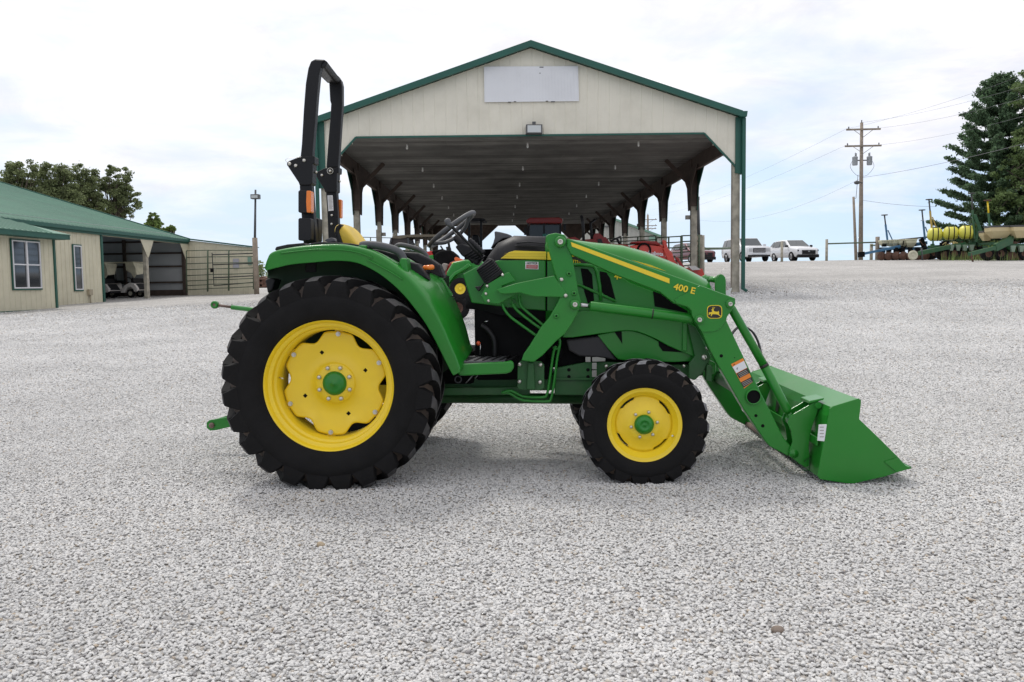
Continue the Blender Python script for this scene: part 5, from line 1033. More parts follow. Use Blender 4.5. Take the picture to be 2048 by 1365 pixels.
# golf carts in the bay
def golf_cart(loc, rz, label):
    o = empty('golf_cart', (0,0,0), label, 'golf cart', 'golf carts in the garage bay')
    CW = mat('cart_white', (.72,.68,.64), .3, coat=.4); CT = mat('cart_cream_canvas', (.60,.56,.42), .8, var=.15, vscale=4, bump=.5, bscale=8)
    pr = [(-1.15,.35),(-1.15,.70),(-.95,.82),(-.45,.80),(-.35,.42),(.25,.40),(.45,.66),(.75,.80),(1.0,.74),(1.18,.50),(1.20,.34),(.98,.30),(.95,.44),(.80,.55),(.60,.52),(.48,.36),(.45,.26),(-.45,.26),(-.50,.36),(-.62,.52),(-.80,.55),(-.95,.44),(-1.0,.34)]
    m_ = MB(); m_.prism([Vector((x, -.55, z)) for x, z in pr], (0,1.1,0)); m_.build('body', CW, o, .03, 3)
    m_ = MB(); m_.prism([Vector((x, -.38, z)) for x, z in ((1.02,.74),(1.205,.48),(1.215,.42),(1.19,.42),(1.0,.70))], (0,.76,0)); m_.build('front_grille', BLK, o)
    m_ = MB(); m_.box((1.12,-.50,.26), (1.26,.50,.38)); m_.build('bumper', BLK, o, .02)
    m_ = MB(); m_.box((-.75,-.5,.80), (-.1,.5,.92)); m_.box((-.95,-.5,.85), (-.78,.5,1.25)); m_.build('seat', DARK, o, .03)
    m_ = MB(); m_.box((-.95,-.56,1.84), (1.0,.56,1.90)); m_.build('roof', CT, o, .04)
    m_ = MB(); m_.prism([Vector((x, -.54, z)) for x, z in ((.55,1.86),(1.0,1.84),(1.14,1.55),(1.15,1.22),(1.02,1.05),(.85,1.3),(.6,1.45))], (0,.05,0)); m_.prism([Vector((1.0,-.54,1.84)), Vector((1.17,-.5,1.2)), Vector((1.12,.1,1.25)), Vector((1.0,.54,1.80))], (.02,0,0)); m_.build('rolled_canvas', CT, o)
    for sx in (-.88, .95):
        for sy in (-.5,.5): q = MB(); q.tube([(sx, sy, .8), (sx*.95, sy, 1.86)], .018, 6); q.build('roof_strut', BLKM, o)
    q = MB(); q.tube([(.62,-.25,1.02),(.52,-.12,1.08),(.52,-.38,1.08),(.62,-.25,1.02)], .015, 6); q.tube([(.9,-.25,.75),(.6,-.25,1.03)], .02, 6); q.build('steering_wheel', BLKM, o)
    q = MB(); q.box((.80,-.5,.78), (.92,.5,1.02)); q.build('dashboard', BLK, o, .03)
    for sx in (-.78, .74):
        for sy in (-.50,.36):
            q = MB(); q.lathe([(.12,0),(.21,0),(.225,.03),(.225,.12),(.21,.15),(.12,.15)], (sx, sy, .225), 'Y', 20, closed=True); wl = q.build('wheel', RUB, o)
            q = MB(); q.lathe([(.001,.03),(.05,.02),(.07,.03),(.12,.01)], (sx, sy, .225), 'Y', 16); q.build('hub_cap', mat('hub_beige', (.45,.42,.34), .4), wl)
    o.location = loc; o.rotation_euler = (0,0,rz); return o
p = PG(247, 43.6); golf_cart(p, R_(-6), 'white golf cart with rolled cream canvas standing beside the wooden bay post')
p = PG(190, 42.8); golf_cart(p, R_(-6), 'white golf cart half hidden behind the garage wall corner, only its nose showing')
# ------------------------------------------------------------------ trees
def leafmat(name, c): 
    m = mat(name, c, .6, island=.4, var=.25, vscale=.7, spec=.3); t = m.node_tree; n = t.nodes; l = t.links; b = n['Principled BSDF']; o = [x for x in n if x.type == 'OUTPUT_MATERIAL'][0]
    tr = n.new('ShaderNodeBsdfTranslucent'); mx = n.new('ShaderNodeMixShader'); mx.inputs[0].default_value = .4
    src = b.inputs['Base Color'].links[0].from_socket; l.new(src, tr.inputs['Color']); l.new(b.outputs[0], mx.inputs[1]); l.new(tr.outputs[0], mx.inputs[2]); l.new(mx.outputs[0], o.inputs['Surface'])
    return m
LEAF = leafmat('leaves', (.20,.24,.11)); LEAF2 = leafmat('bright_leaves', (.21,.29,.09)); NEED = leafmat('pine_needles', (.11,.18,.095)); LEAF3 = leafmat('broad_leaves', (.15,.215,.08)); BARK = mat('bark', (.10,.08,.06), .9, var=.3, vscale=3, bump=.5, bscale=12)
def leaves(pts, size, m, name, parent, flat=.5, rs=None, el=1.0):
    rs = rs or np.random.RandomState(1); n = len(pts); pts = np.asarray(pts)
    a = rs.normal(size=(n,3)); a[:,2] *= flat; a /= np.linalg.norm(a, axis=1)[:,None]; b = rs.normal(size=(n,3)); b -= (a*b).sum(1)[:,None]*a; b /= np.linalg.norm(b, axis=1)[:,None]
    s = size*(.6+rs.rand(n)*.8)[:,None]; c1 = pts-a*s*.5*el; c2 = pts+b*s*.33; c3 = pts+a*s*.5*el; c4 = pts-b*s*.33
    v = np.stack([c1,c2,c3,c4],1).reshape(-1,3)-np.array(ORG[parent.name]); me = bpy.data.meshes.new(name)
    me.vertices.add(len(v)); me.vertices.foreach_set('co', v.ravel()); me.loops.add(4*n); me.loops.foreach_set('vertex_index', np.arange(4*n)); me.polygons.add(n); me.polygons.foreach_set('loop_start', np.arange(0,4*n,4)); me.polygons.foreach_set('loop_total', np.full(n,4)); me.update(); me.validate(); me.materials.append(m)
    o = bpy.data.objects.new(name, me); COL.objects.link(o); o.parent = parent; ORG[o.name] = ORG[parent.name]; return o
def tree(base, height, crowns, n, size, m, label, seed, group=None, trunk_r=.2):
    """crowns: list of (centre, radii)"""
    rs = np.random.RandomState(seed); o = empty('tree', base, label, 'tree', group); rnd = random.Random(seed); base = Vector(base)
    t = MB(); top = Vector(crowns[0][0]); t.tube(arc_pts([base, base.lerp(top, .4)+Vector((rnd.uniform(-.3,.3),0,0)), base.lerp(top, .75), top], 4), [trunk_r*(1-.055*k) for k in range(13)], 8)
    pts = []; tot = sum(r[0]*r[1]*r[2] for _, r in crowns)
    for c, r in crowns:
        c = np.array(c); r = np.array(r); k = max(6, int(46*(r[0]*r[1]*r[2]/tot)**.5*2)); frac = r[0]*r[1]*r[2]/tot
        cl = rs.normal(size=(k,3)); cl /= np.linalg.norm(cl, axis=1)[:,None]; cl = c+cl*r*(.45+.55*rs.rand(k)[:,None]**.5)
        for q in cl[::2]:
            p0 = base.lerp(top, .3+.5*rnd.random()); q_ = Vector(q); t.tube([p0, p0.lerp(q_, .5)+Vector((0,0,.3)), q_], [trunk_r*.35, trunk_r*.2, .02], 5)
        nn = int(n*frac/k)
        for q in cl:
            rr_ = min(r)*(.16+.16*rs.rand()); d = rs.normal(size=(nn,3)); d /= np.linalg.norm(d, axis=1)[:,None]; pts.append(q+d*rr_*np.array([1.25,1.25,.75])*(rs.rand(nn)[:,None]**.4))
            tw = q+rs.normal(size=(max(1,nn//12),3))*rr_*.6; pts.append(tw)
    t.build('trunk', BARK, o); leaves(np.concatenate(pts), size, m, 'crown', o, .8, rs); return o
def crown_px(px, py, rpx, rpy, Y): c = P(px, py, Y); return (tuple(c), (rpx/1653*Y, rpx/1653*Y*.8, rpy/1653*Y))
Y = 82
tl = [
 ((30,560), [(15,372,40,40),(45,345,34,26),(25,400,50,40)], LEAF, 'dark broadleaf tree behind the garage roof at the left edge'),
 ((105,560), [(105,362,42,34),(120,395,50,40)], LEAF, 'rounded dark tree behind the garage roof, between the left-edge tree and the tallest pair'),
 ((165,560), [(165,360,34,30),(170,400,45,38),(130,400,30,30)], LEAF, 'leafy tree with a gap of sky beside the tallest crown behind the garage'),
 ((230,560), [(235,365,30,36),(215,400,45,38),(255,405,26,34)], LEAF, 'tree with spreading right-hand branches behind the middle of the garage roof'),
 ((305,560), [(306,440,12,14),(308,452,18,10)], LEAF2, 'small round bright tree top just above the garage roof'),
 ((342,560), [(343,458,9,6),(330,462,9,6)], LEAF2, 'lowest little treetop at the far end of the garage roof')]
for i, (b_, cr_, m_, lb) in enumerate(tl):
    Yi = Y+i*2.5; base = PG(b_[0], Yi); tree(base, 8, [crown_px(*c, Yi) for c in cr_], 15000 if i < 4 else 3500, .22, m_, lb, 20+i, 'trees behind the garage', .22)
# broadleaf tree at the right edge
Yd = 57
base = PG(2110, Yd); tree(base, 12, [crown_px(*c, Yd) for c in ((2085,180,48,60),(2075,300,62,60),(2060,400,66,60),(2030,420,48,50),(2100,430,70,70),(2025,345,36,40),(2075,480,60,30))], 26000, .16, LEAF3, 'broadleaf tree with lighter leaves overlapping the pine at the right edge', 51, None, .3)
# tall pine
Yp = 60
def pine():
    base = PG(1990, Yp, -.2); zt = P(1975, 150, Yp).z; o = empty('pine_tree', base, 'tall dark pine with layered branches behind the seed planters', 'tree'); rs = np.random.RandomState(4); rnd = random.Random(4)
    t = MB(); t.tube([base, Vector((base.x, Yp, zt-.3))], [.28,.03], 8); pts = []; Hh = zt-base.z; k = 0; z = base.z+1.2
    prof = [(0,4.3),(.12,4.6),(.25,4.2),(.42,3.5),(.6,3.1),(.75,2.3),(.88,1.35),(.96,.6),(1,.2)]
    while z < zt-.1:
        f = (z-base.z)/Hh; Rm = np.interp(f, [a for a, _ in prof], [b for _, b in prof]); nb = 8 if f < .8 else 6
        for j in range(nb):
            a = j*2*math.pi/nb+k*.7+rnd.uniform(-.25,.25); L_ = Rm*rnd.uniform(.72,1.08); up = .10+.5*f
            p0 = Vector((base.x, Yp, z+rnd.uniform(-.10,.10))); d = Vector((math.cos(a), math.sin(a), 0)); p1 = p0+d*L_*.6+Vector((0,0,L_*up*.30)); p2 = p0+d*L_+Vector((0,0,L_*up*.95+.12))
            t.tube([p0, p1, p2], [.045,.025,.01], 5); nt_ = int(L_*20)
            for q in range(nt_):
                s_ = .22+.78*(q+rnd.random())/nt_; c = p0.lerp(p1, s_/.6) if s_ < .6 else p1.lerp(p2, (s_-.6)/.4); side = Vector((-d.y, d.x, 0))*rnd.uniform(-1,1)*.5*(1.2-s_)*min(L_,2.5)*.42
                c = c+side; m_ = 15; e = np.array(c)+rs.normal(size=(m_,3))*np.array([.14,.14,.06])+np.array([0,0,.07]); pts.append(e)
        z += .74 if f < .8 else .42; k += 1
    t.build('trunk', BARK, o); leaves(np.concatenate(pts), .16, NEED, 'crown', o, 1.2, rs, 1.3); return o
pine()
# distant hedge on the left past the lamp pole, and grass under the right-hand trees
def hedge(px0, px1, Yh, h_, n, m_, label, seed):
    rs = np.random.RandomState(seed); a, b_ = PG(px0, Yh), PG(px1, Yh); o = empty('hedge', (a+b_)/2, label, 'hedge'); t = rs.rand(n); x = a.x+(b_.x-a.x)*t; zz_ = G(0,0)*0+np.array([G(x_, Yh) for x_ in x])
    prof_ = h_*(.7+.3*np.sin(x*1.3)+.15*np.sin(x*4)); pts = np.stack([x, Yh+rs.normal(size=n)*.8, zz_+prof_*rs.rand(n)**.6], 1); leaves(pts, .4, m_, 'foliage', o, 1, rs)
    tk = MB(); 
    for k in range(8): q = a.lerp(b_, (k+.5)/8); tk.tube([q, q+Vector((.1,0,h_*.6))], .05, 5)
    tk.build('stems', BARK, o)
hedge(505, 545, 120, 6.2, 1600, LEAF, 'low green hedge on the far skyline just left of the big tractor', 8)
hedge(1940, 2075, 58.5, .9, 5000, LEAF2, 'grassy scrub under the pine behind the right-hand planter', 9)
# ------------------------------------------------------------------ poles, wires, fences
def utility_pole(px, yt, Y, arms, label, sc=1.0, trans=True):
    b0 = PG(px, Y, -.2); zt = P(px, yt, Y).z; o = empty('utility_pole', b0, label, 'utility pole'); X = b0.x
    m_ = MB(); m_.tube([b0, (X-.08, Y, zt)], [.17*sc,.11*sc], 12); m_.build('pole', WOODB, o); tips = []
    for (ya, hw) in arms:
        z = P(px, ya, Y).z; m_ = MB(); m_.bar((X-hw, Y-.14, z), (X+hw, Y-.14, z), .10, .12); a_ = m_.build('crossarm', WOODB, o)
        for s_ in (-1, 1):
            m_ = MB(); m_.tube([(X+s_*hw*.55, Y-.16, z-.05), (X, Y-.16, z-.55)], .02, 6); m_.build('brace', WOODP, a_)
            m_ = MB(); m_.lathe([(.0,.16),(.05,.14),(.03,.10),(.06,.06),(.03,.03),(.03,0)], (X+s_*hw*.86, Y-.14, z+.06), 'Z', 10); m_.build('insulator', LAMP, a_); tips.append(Vector((X+s_*hw*.86, Y-.14, z+.22)))
    m_ = MB(); m_.lathe([(.0,.2),(.05,.18),(.03,.1),(.05,.05),(.03,0)], (X-.08, Y, zt), 'Z', 10); m_.build('insulator', LAMP, o); tips.append(Vector((X-.08, Y, zt+.18)))
    if trans:
        for s_ in (-1, 1):
            z = P(px, 331, Y).z; m_ = MB(); m_.lathe([(.001,0),(.17,.0),(.19,.05),(.19,.55),(.20,.56),(.20,.60),(.10,.66),(.001,.66)], (X+s_*.52, Y, z), 'Z', 18); tr = m_.build('transformer', mat('grey_transformer', (.36,.38,.40), .45), o)
            m_ = MB(); m_.tube([(X+s_*.52, Y-.05, z+.64), (X+s_*.52, Y-.05, z+.90)], .03, 6); m_.tube([(X+s_*.45, Y-.05, z+.62), (X+s_*.44, Y-.05, z+.86)], .03, 6); m_.build('bushing', LAMP, tr)
            m_ = MB(); m_.bar((X, Y, z+.35), (X+s_*.4, Y, z+.35), .06, .08); m_.build('mounting_bracket', LAMP, tr)
            m_ = MB(); m_.tube(arc_pts([Vector((X+s_*.62, Y, z+.45)), Vector((X+s_*.85, Y, z-.1)), Vector((X+s_*.4, Y, z-.7)), Vector((X, Y-.1, z-.8))], 5), .012, 5); m_.build('drop_wire', BLKM, tr)
    return o, tips, X
UP, tips, UX = utility_pole(1720, 246, 62, ((260,1.22),(293,1.30)), 'tall wooden utility pole with two crossarms and two grey transformers')
zsl = P(1706, 367, 62).z; m_ = MB(); m_.bar((UX, 61.9, zsl), (UX-.35, 61.7, zsl+.05), .06, .05); m_.ell((UX-.50, 61.6, zsl), (.22,.16,.14)); m_.build('street_lamp_head', LAMP, UP)
b0 = PG(1711, 60.5, -.1); o = empty('guy_stub_pole', b0, 'thin shorter wooden pole just left of the utility pole', 'pole'); m_ = MB(); m_.tube([b0, P(1707,394,60.5)], [.11,.08], 10); m_.build('pole', WOODB, o); m_ = MB(); m_.tube([P(1707,398,60.5), P(1712,397,60.8), P(1716,350,61.8)], .018, 5); m_.build('guy_wire', BLKM, o)
def sag(a, b_, s_, n=14): return [a.lerp(b_, t)+Vector((0,0,-4*s_*t*(1-t))) for t in np.linspace(0, 1, n)]
WIRE = mat('overhead_wire', (.16,.16,.17), .5)
wires = [((1720,246,62),(2120,150,44),.3,'top conductor running right from the utility pole'), ((1693,258,62),(2120,122,44),.3,'wire from the left insulator of the top crossarm towards the trees'), ((1745,258,62),(2120,175,44),.3,'third wire running right from the top crossarm'),
 ((1748,291,62),(2120,212,44),.3,'wire from the lower crossarm into the pine'), ((1722,356,62),(2130,266,40),.2,'low service cable passing in front of the pine'), ((1719,400,62),(1870,414,66),.1,'short cable from the utility pole to the planters side'),
 ((1693,258,62),(1300,420,150),.9,'line running left from the top crossarm behind the shed'), ((1690,292,62),(1300,432,150),.9,'line running left from the lower crossarm behind the shed'), ((1720,358,62),(1395,440,90),1.2,'service cable sagging left from the utility pole behind the shed posts')]
for i, (a, b_, s_, lb) in enumerate(wires):
    m_ = MB(); m_.tube(sag(P(*a), P(*b_), s_), .0065 if i not in (4, 5) else .011, 5); c = P(*a); m_.build('overhead_wire', WIRE, loc=c, label=lb, cat='wire', group='overhead wires')
utility_pole(1297, 430, 130, ((440,1.3),(452,1.3),(458,1.2)), 'distant utility pole seen between the right shed posts', 1.3, False)
lamp_pole(1399, 394, 470, 535, 34, (1389,394,1399,401), 'slim pole with square floodlight right beside a rear shed post', .10)
def fence(posts, rails, label, m_=WOODP, name='rail_fence', r=.10):
    p0 = PG(posts[0][0], posts[0][2]); o = empty(name, p0, label, 'fence')
    for (px, yt, Y, rr) in posts: b0 = PG(px, Y, -.1); q = MB(); q.tube([b0, (b0.x, Y, P(px, yt, Y).z)], rr, 12); q.build('post', WOODP if rr < .13 else WOODB, o)
    for (xa, ya, Ya, xb, yb, Yb) in rails: q = MB(); q.tube([P(xa, ya, Ya), P(xb, yb, Yb)], .05, 8); q.build('rail', PIPE, o)
fence([(1652,479,58,.09),(1741,488,60.5,.11),(1753,474,58.5,.14)], [(1654,488,58,1753,485,58.5),(1741,491,60.4,1753,491,60.2)], 'wooden posts joined by a pipe rail at the foot of the utility pole')
fence([(1563,483,57,.09),(1404,471,33.9,.10)], [(1404,498,33.9,1476,497,40)], 'short pipe rail and wooden posts between the shed and the parked cars')
# livestock panels behind the right side of the shed
panel(0, ((1313,476,545,33.6),(1362,473,545,33.4)), 'grey pipe livestock panel near the last red loader, left half', 'panels behind the shed posts', xposts=(.5,))
panel(0, ((1364,472,545,33.4),(1398,471,540,33.2)), 'grey pipe livestock panel touching the right shed post', 'panels behind the shed posts')
panel(0, ((1215,478,520,40),(1312,472,520,36)), 'pipe livestock panel seen behind the red tractor', 'panels behind the shed posts', xposts=(.3,.65))
panel(0, ((690,474,530,50),(850,478,530,55)), 'pipe livestock panel behind the left shed posts', 'panels behind the shed posts', xposts=(.3,.6), rails=(0,.45,.62,.8))
panel(0, ((820,482,530,46),(850,502,530,56)), 'dark pipe panel running away between the left shed posts', 'panels behind the shed posts', xposts=(.25,.5,.75), rails=(0,.3,.6,.85))
# far building behind the shed
Yb = 95; B3 = empty('far_barn', PG(1270, Yb), 'distant beige barn with pale green roof edge seen through the right shed posts', 'building')
w = MB(); w.prism([P(x, y, Yb) for x, y in ((1130,520),(1330,520),(1330,477),(1211,433),(1130,462))], (0,20,0)); w.build('wall', mat('pale_far_wall', (.42,.42,.38), .6, var=.05), B3)
w = MB()
for k in range(24): x = 1135+k*8; y = 436+(x-1211)*.37 if x > 1211 else 436+(1211-x)*.36; w.bar(P(x, y+3, Yb-.03), P(x, 520, Yb-.03), .06, .05)
w.build('wall_rib', mat('pale_far_wall', (.42,.42,.38), .6), B3)
w = MB(); w.bar(P(1211,432,Yb-.2), P(1334,477.5,Yb-.2), .4, .22); w.bar(P(1211,432,Yb-.2), P(1128,462,Yb-.2), .4, .22); w.build('roof_edge', mat('pale_green_trim', (.16,.30,.22), .5), B3)
w = MB(); w.prism([P(x, y, Yb-.1) for x, y in ((1298,474),(1312,474),(1312,500),(1298,500))], (0,.08,0)); w.build('door', mat('pale_green_door', (.22,.36,.28), .5), B3)
w = MB(); w.prism([P(x, y, Yb-.4) for x, y in ((1210,452),(1218,452),(1218,455),(1210,455))], (0,.3,0)); w.build('wall_lamp', LAMP, B3)

# ------------------------------------------------------------------ parked cars
def car(loc, rz, label, paint, secs, glass, wheels, Lw, front, name='parked_car', wr=.38):
    """secs: (x, z_low, z_belt, z_top, half_w, half_w_top)"""
    o = empty(name, (0,0,0), label, 'car', 'cars parked on the rise'); rings = []
    for (x, zl, zb, zt, hw, ht) in secs:
        rings.append([Vector((x,-hw*.93,zl)), Vector((x,-hw,zl+.25)), Vector((x,-hw,zb-.08)), Vector((x,-hw*.955,zb)), Vector((x,-ht,zt-.05)), Vector((x,-ht*.86,zt)), Vector((x,ht*.86,zt)), Vector((x,ht,zt-.05)), Vector((x,hw*.955,zb)), Vector((x,hw,zb-.08)), Vector((x,hw,zl+.25)), Vector((x,hw*.93,zl))])
    m_ = MB(); m_.loft(rings, smooth=True); bd = m_.build('body', paint, o, .015); 
    for q in glass: m_ = MB(); m_.add(q, [tuple(range(len(q)))]); g = m_.build('window', mat('car_glass', (.05,.06,.065), .05, spec=1.0), o); s = g.modifiers.new('solid', 'SOLIDIFY'); s.thickness = .02
    for (x, s_) in wheels:
        c = (x, s_*(Lw-.10), wr); m_ = MB(); m_.lathe([(wr*.62,-s_*.0-.10),(wr*.93,-.11),(wr,-.07),(wr,.07),(wr*.93,.11),(wr*.62,.10)], c, 'Y', 24, closed=True); t = m_.build('wheel', RUB, o)
        m_ = MB(); m_.lathe([(.001,s_*.09),(wr*.2,s_*.09),(wr*.25,s_*.05),(wr*.5,s_*.07),(wr*.63,s_*.09)], c, 'Y', 20); m_.build('rim', mat('alloy_rim', (.35,.35,.36), .35, .8), t)
        m_ = MB(); m_.lathe([(.001,s_*.005),(wr*1.15,s_*.005)], (x, s_*(Lw+.003), wr*1.02), 'Y', 24); m_.build('wheel_arch', DARK, o) if False else None
    for (nm, mm, a, c) in front: m_ = MB(); m_.box(a, c); m_.build(nm, mm, o, .015)
    o.location = loc; o.rotation_euler = (0,0,rz); return o
CWH = mat('car_white_paint', (.74,.75,.77), .22, coat=.6); CMR = mat('car_maroon_paint', (.13,.02,.03), .25, coat=.6); CSV = mat('car_silver_paint', (.42,.42,.43), .3, .4)
HL = mat('headlight_glass', (.5,.5,.5), .1, spec=1); 
def suv(loc, rz, label, paint, big, grille_m, chrome):
    if big:
        secs = [(2.62,.45,.98,1.02,.86,.80),(2.50,.38,1.10,1.14,.98,.90),(1.35,.35,1.17,1.22,1.02,.92),(1.20,.35,1.18,1.26,1.02,.92),(.55,.35,1.18,1.88,1.02,.78),(-.4,.35,1.18,1.93,1.02,.80),(-1.9,.35,1.18,1.90,1.02,.80),(-2.45,.40,1.16,1.78,1.0,.76),(-2.62,.50,1.10,1.30,.94,.80)]
        L_ = 1.02; wh = [(1.65,-1),(1.65,1),(-1.45,-1),(-1.45,1)]; wr = .41
        fr = [('grille', BLK, (2.56,-.50,.68), (2.66,.50,1.02)), ('bumper', paint, (2.40,-.92,.50), (2.64,.92,.66)), ('bumper_trim', chrome, (2.63,-.62,.52), (2.66,.62,.57)), ('lower_bumper', BLK, (2.40,-.88,.36), (2.63,.88,.49)), ('headlight', HL, (2.54,-.84,.76), (2.655,-.56,1.0)), ('headlight', HL, (2.54,.56,.76), (2.655,.84,1.0)), ('mirror', paint, (1.0,-1.22,1.18), (1.15,-1.0,1.38)), ('mirror', paint, (1.0,1.0,1.18), (1.15,1.22,1.38))]
        for k in range(3): fr.append(('grille_bar', chrome, (2.655,-.46,.73+k*.09), (2.68,.46,.76+k*.09)))
        gl = [[(1.19,-.84,1.25),(1.19,.84,1.25),(.58,.72,1.83),(.58,-.72,1.83)]]
        for s_ in (-1, 1): gl += [[(.9,s_*.955,1.27),(-.35,s_*.985,1.24),(-.35,s_*.83,1.80),(.45,s_*.81,1.78)], [(-.45,s_*.985,1.24),(-1.4,s_*.985,1.24),(-1.4,s_*.83,1.80),(-.45,s_*.83,1.80)], [(-1.5,s_*.985,1.24),(-2.25,s_*.975,1.25),(-2.15,s_*.83,1.76),(-1.5,s_*.83,1.79)]]
    else:
        secs = [(2.42,.42,.78,.84,.72,.66),(2.25,.34,.92,.98,.90,.82),(1.3,.32,1.05,1.12,.95,.86),(1.05,.32,1.08,1.18,.96,.86),(.25,.32,1.10,1.68,.96,.72),(-.6,.32,1.12,1.72,.96,.73),(-1.7,.34,1.14,1.66,.96,.72),(-2.2,.42,1.12,1.38,.93,.74),(-2.38,.52,1.05,1.15,.85,.72)]
        L_ = .96; wh = [(1.45,-1),(1.45,1),(-1.35,-1),(-1.35,1)]; wr = .37
        fr = [('grille', BLK, (2.30,-.55,.50), (2.47,.55,.80)), ('lower_bumper', BLK, (2.12,-.86,.24), (2.44,.86,.48)), ('headlight', BLK, (2.15,-.86,.72), (2.36,-.55,.84)), ('headlight', BLK, (2.15,.55,.72), (2.36,.86,.84)), ('mirror', BLK, (.85,-1.12,1.10), (1.0,-.94,1.26)), ('mirror', BLK, (.85,.94,1.10), (1.0,1.12,1.26)), ('badge', chrome, (2.465,-.08,.66), (2.48,.08,.76))]
        gl = [[(1.06,-.78,1.17),(1.06,.78,1.17),(.28,.66,1.64),(.28,-.66,1.64)]]
        for s_ in (-1, 1): gl += [[(.75,s_*.90,1.20),(-.35,s_*.93,1.17),(-.35,s_*.765,1.60),(.15,s_*.75,1.58)], [(-.45,s_*.93,1.17),(-1.35,s_*.93,1.18),(-1.3,s_*.765,1.60),(-.45,s_*.765,1.60)], [(-1.42,s_*.93,1.18),(-1.95,s_*.91,1.24),(-1.7,s_*.76,1.56),(-1.38,s_*.765,1.60)]]
    gl = [[Vector(v)*1.0 for v in q] for q in gl]
    for q in gl:
        c = sum(q, Vector())/len(q); n_ = (q[1]-q[0]).cross(q[2]-q[0]).normalized()
        if n_.dot(c-Vector((0,0,1))) < 0: n_ = -n_
        for v in q: v += n_*.024
    return car(loc, rz, label, paint, secs, gl, wh, L_, fr, 'parked_suv', wr)
CHR = mat('chrome_trim', (.6,.6,.62), .2, .9)
suv(PG(1490, 67), R_(-80), 'large white SUV with chrome bumper behind the right shed downspout', CWH, True, BLK, CHR)
suv(PG(1585, 67), R_(-78), 'smaller white SUV with black grille beside a wooden fence post', CWH, False, BLK, CHR)
suv(PG(1384, 70), R_(-72), 'dark maroon vehicle partly hidden by the shed post and livestock panel', CMR, False, BLK, CMR)

# ------------------------------------------------------------------ seed planters on the right
PG_ = mat('planter_green', (.02,.10,.035), .45, var=.2, vscale=2, dirt=(.10,.08,.05), dscale=2, damt=.5); PB = mat('planter_blue', (.05,.15,.27), .45, var=.2, vscale=2); HOP = mat('tan_hopper', (.58,.48,.27), .5, var=.1, vscale=2, dirt=(.35,.28,.16), dscale=2, damt=.4)
HOPC = mat('cream_hopper', (.55,.53,.38), .5, var=.1, vscale=2); TANK = mat('yellow_tank', (.72,.68,.10), .35, var=.05); RUST = mat('rusty_disc', (.12,.06,.04), .75, var=.3, vscale=5); HLID = mat('dark_hopper_lid', (.07,.07,.07), .6)
def wheel_small(c, r, w, par, m_=RUB, hub=None):
    q = MB(); q.lathe([(r*.5,-w/2),(r*.92,-w/2),(r,-w*.3),(r,w*.3),(r*.92,w/2),(r*.5,w/2)], c, 'Y', 24, closed=True); t = q.build('wheel', m_, par)
    q = MB(); q.lathe([(.001,-w*.35),(r*.15,-w*.35),(r*.2,-w*.2),(r*.5,-w*.4)], c, 'Y', 16); q.build('rim', hub or RUST, t); return t
def marker(px, yt, yb, Y, par, m_, top):
    a = P(px, yt, Y); b_ = P(px+6, yb, Y); q = MB(); q.bar(a.lerp(b_, .35), b_, .10, .10); q.bar(a.lerp(b_, .4)+Vector((.25*.6,0,-.3)), b_+Vector((.35,0,0)), .05, .06); mk = q.build('marker_arm', m_, par)
    q = MB(); q.tube([a, a.lerp(b_, .4)], .05, 8); q.build('marker_tube', top, mk)
    q = MB(); q.lathe([(.001,0),(.20,.02),(.22,.05),(.20,.08),(.001,.07)], a, 'Z', 14); q.build('marker_disc', HLID if top is not YELLOW else RUST, mk)
def hopper(px0, px1, yt, yb, Y, par, m_, dep=.6, n=2):
    A = P(px0, yt, Y); B2 = P(px1, yb, Y); w_ = B2.x-A.x; h_ = A.z-B2.z; q = MB()
    q.loft([[Vector((A.x, Y-dep/2, A.z)), Vector((B2.x, Y-dep/2, A.z)), Vector((B2.x, Y+dep/2, A.z)), Vector((A.x, Y+dep/2, A.z))], [Vector((A.x+.02, Y-dep/2, A.z-h_*.35)), Vector((B2.x-.02, Y-dep/2, A.z-h_*.35)), Vector((B2.x-.02, Y+dep/2, A.z-h_*.35)), Vector((A.x+.02, Y+dep/2, A.z-h_*.35))], [Vector((A.x+w_*.25, Y-dep*.2, B2.z)), Vector((B2.x-w_*.2, Y-dep*.2, B2.z)), Vector((B2.x-w_*.2, Y+dep*.2, B2.z)), Vector((A.x+w_*.25, Y+dep*.2, B2.z))]])
    hp = q.build('hopper', m_, par, .02); q = MB(); q.box((A.x-.02, Y-dep/2-.02, A.z), (B2.x+.02, Y+dep/2+.02, A.z+.10)); q.build('lid', HLID if m_ is HOP else m_, hp, .01)
def rowunit(px, Y, par, m_):
    g = PG(px, Y); x = g.x; z = g.z; q = MB(); q.box((x-.10, Y-.12, z+.35), (x+.12, Y+.12, z+.85)); q.bar((x, Y, z+.45), (x+.35, Y, z+.25), .08, .10); u = q.build('row_unit', DARK, par, .02)
    q = MB(); q.lathe([(.001,-.05),(.27,-.04),(.29,0),(.27,.04),(.001,.05)], (x, Y-.14, z+.28), 'Y', 20); q.build('coulter_disc', RUST, u)
    q = MB(); q.lathe([(.001,-.06),(.20,-.05),(.22,0),(.20,.05),(.001,.06)], (x+.36, Y+.05, z+.20), 'Y', 18); q.build('press_wheel', RUB, u)
Yq = 57
PL = empty('seed_planter', PG(1800, Yq), 'old blue seed planter with small cream hoppers', 'planter', 'seed planters')
b = MB(); b.bar(P(1722,509,Yq-1), P(1800,493,Yq), .14, .16); b.bar(P(1785,497,Yq), P(1852,486,Yq+2.0), .22, .22); b.build('tongue', PB, PL)
b = MB(); b.bar(P(1717,510,Yq-1), P(1728,509,Yq-1), .3, .35); b.build('hitch', DARK, PL)
b = MB(); b.bar(P(1760,498,Yq+.3), P(1862,497,Yq+1), .18, .18); b.build('tool_bar', PB, PL)
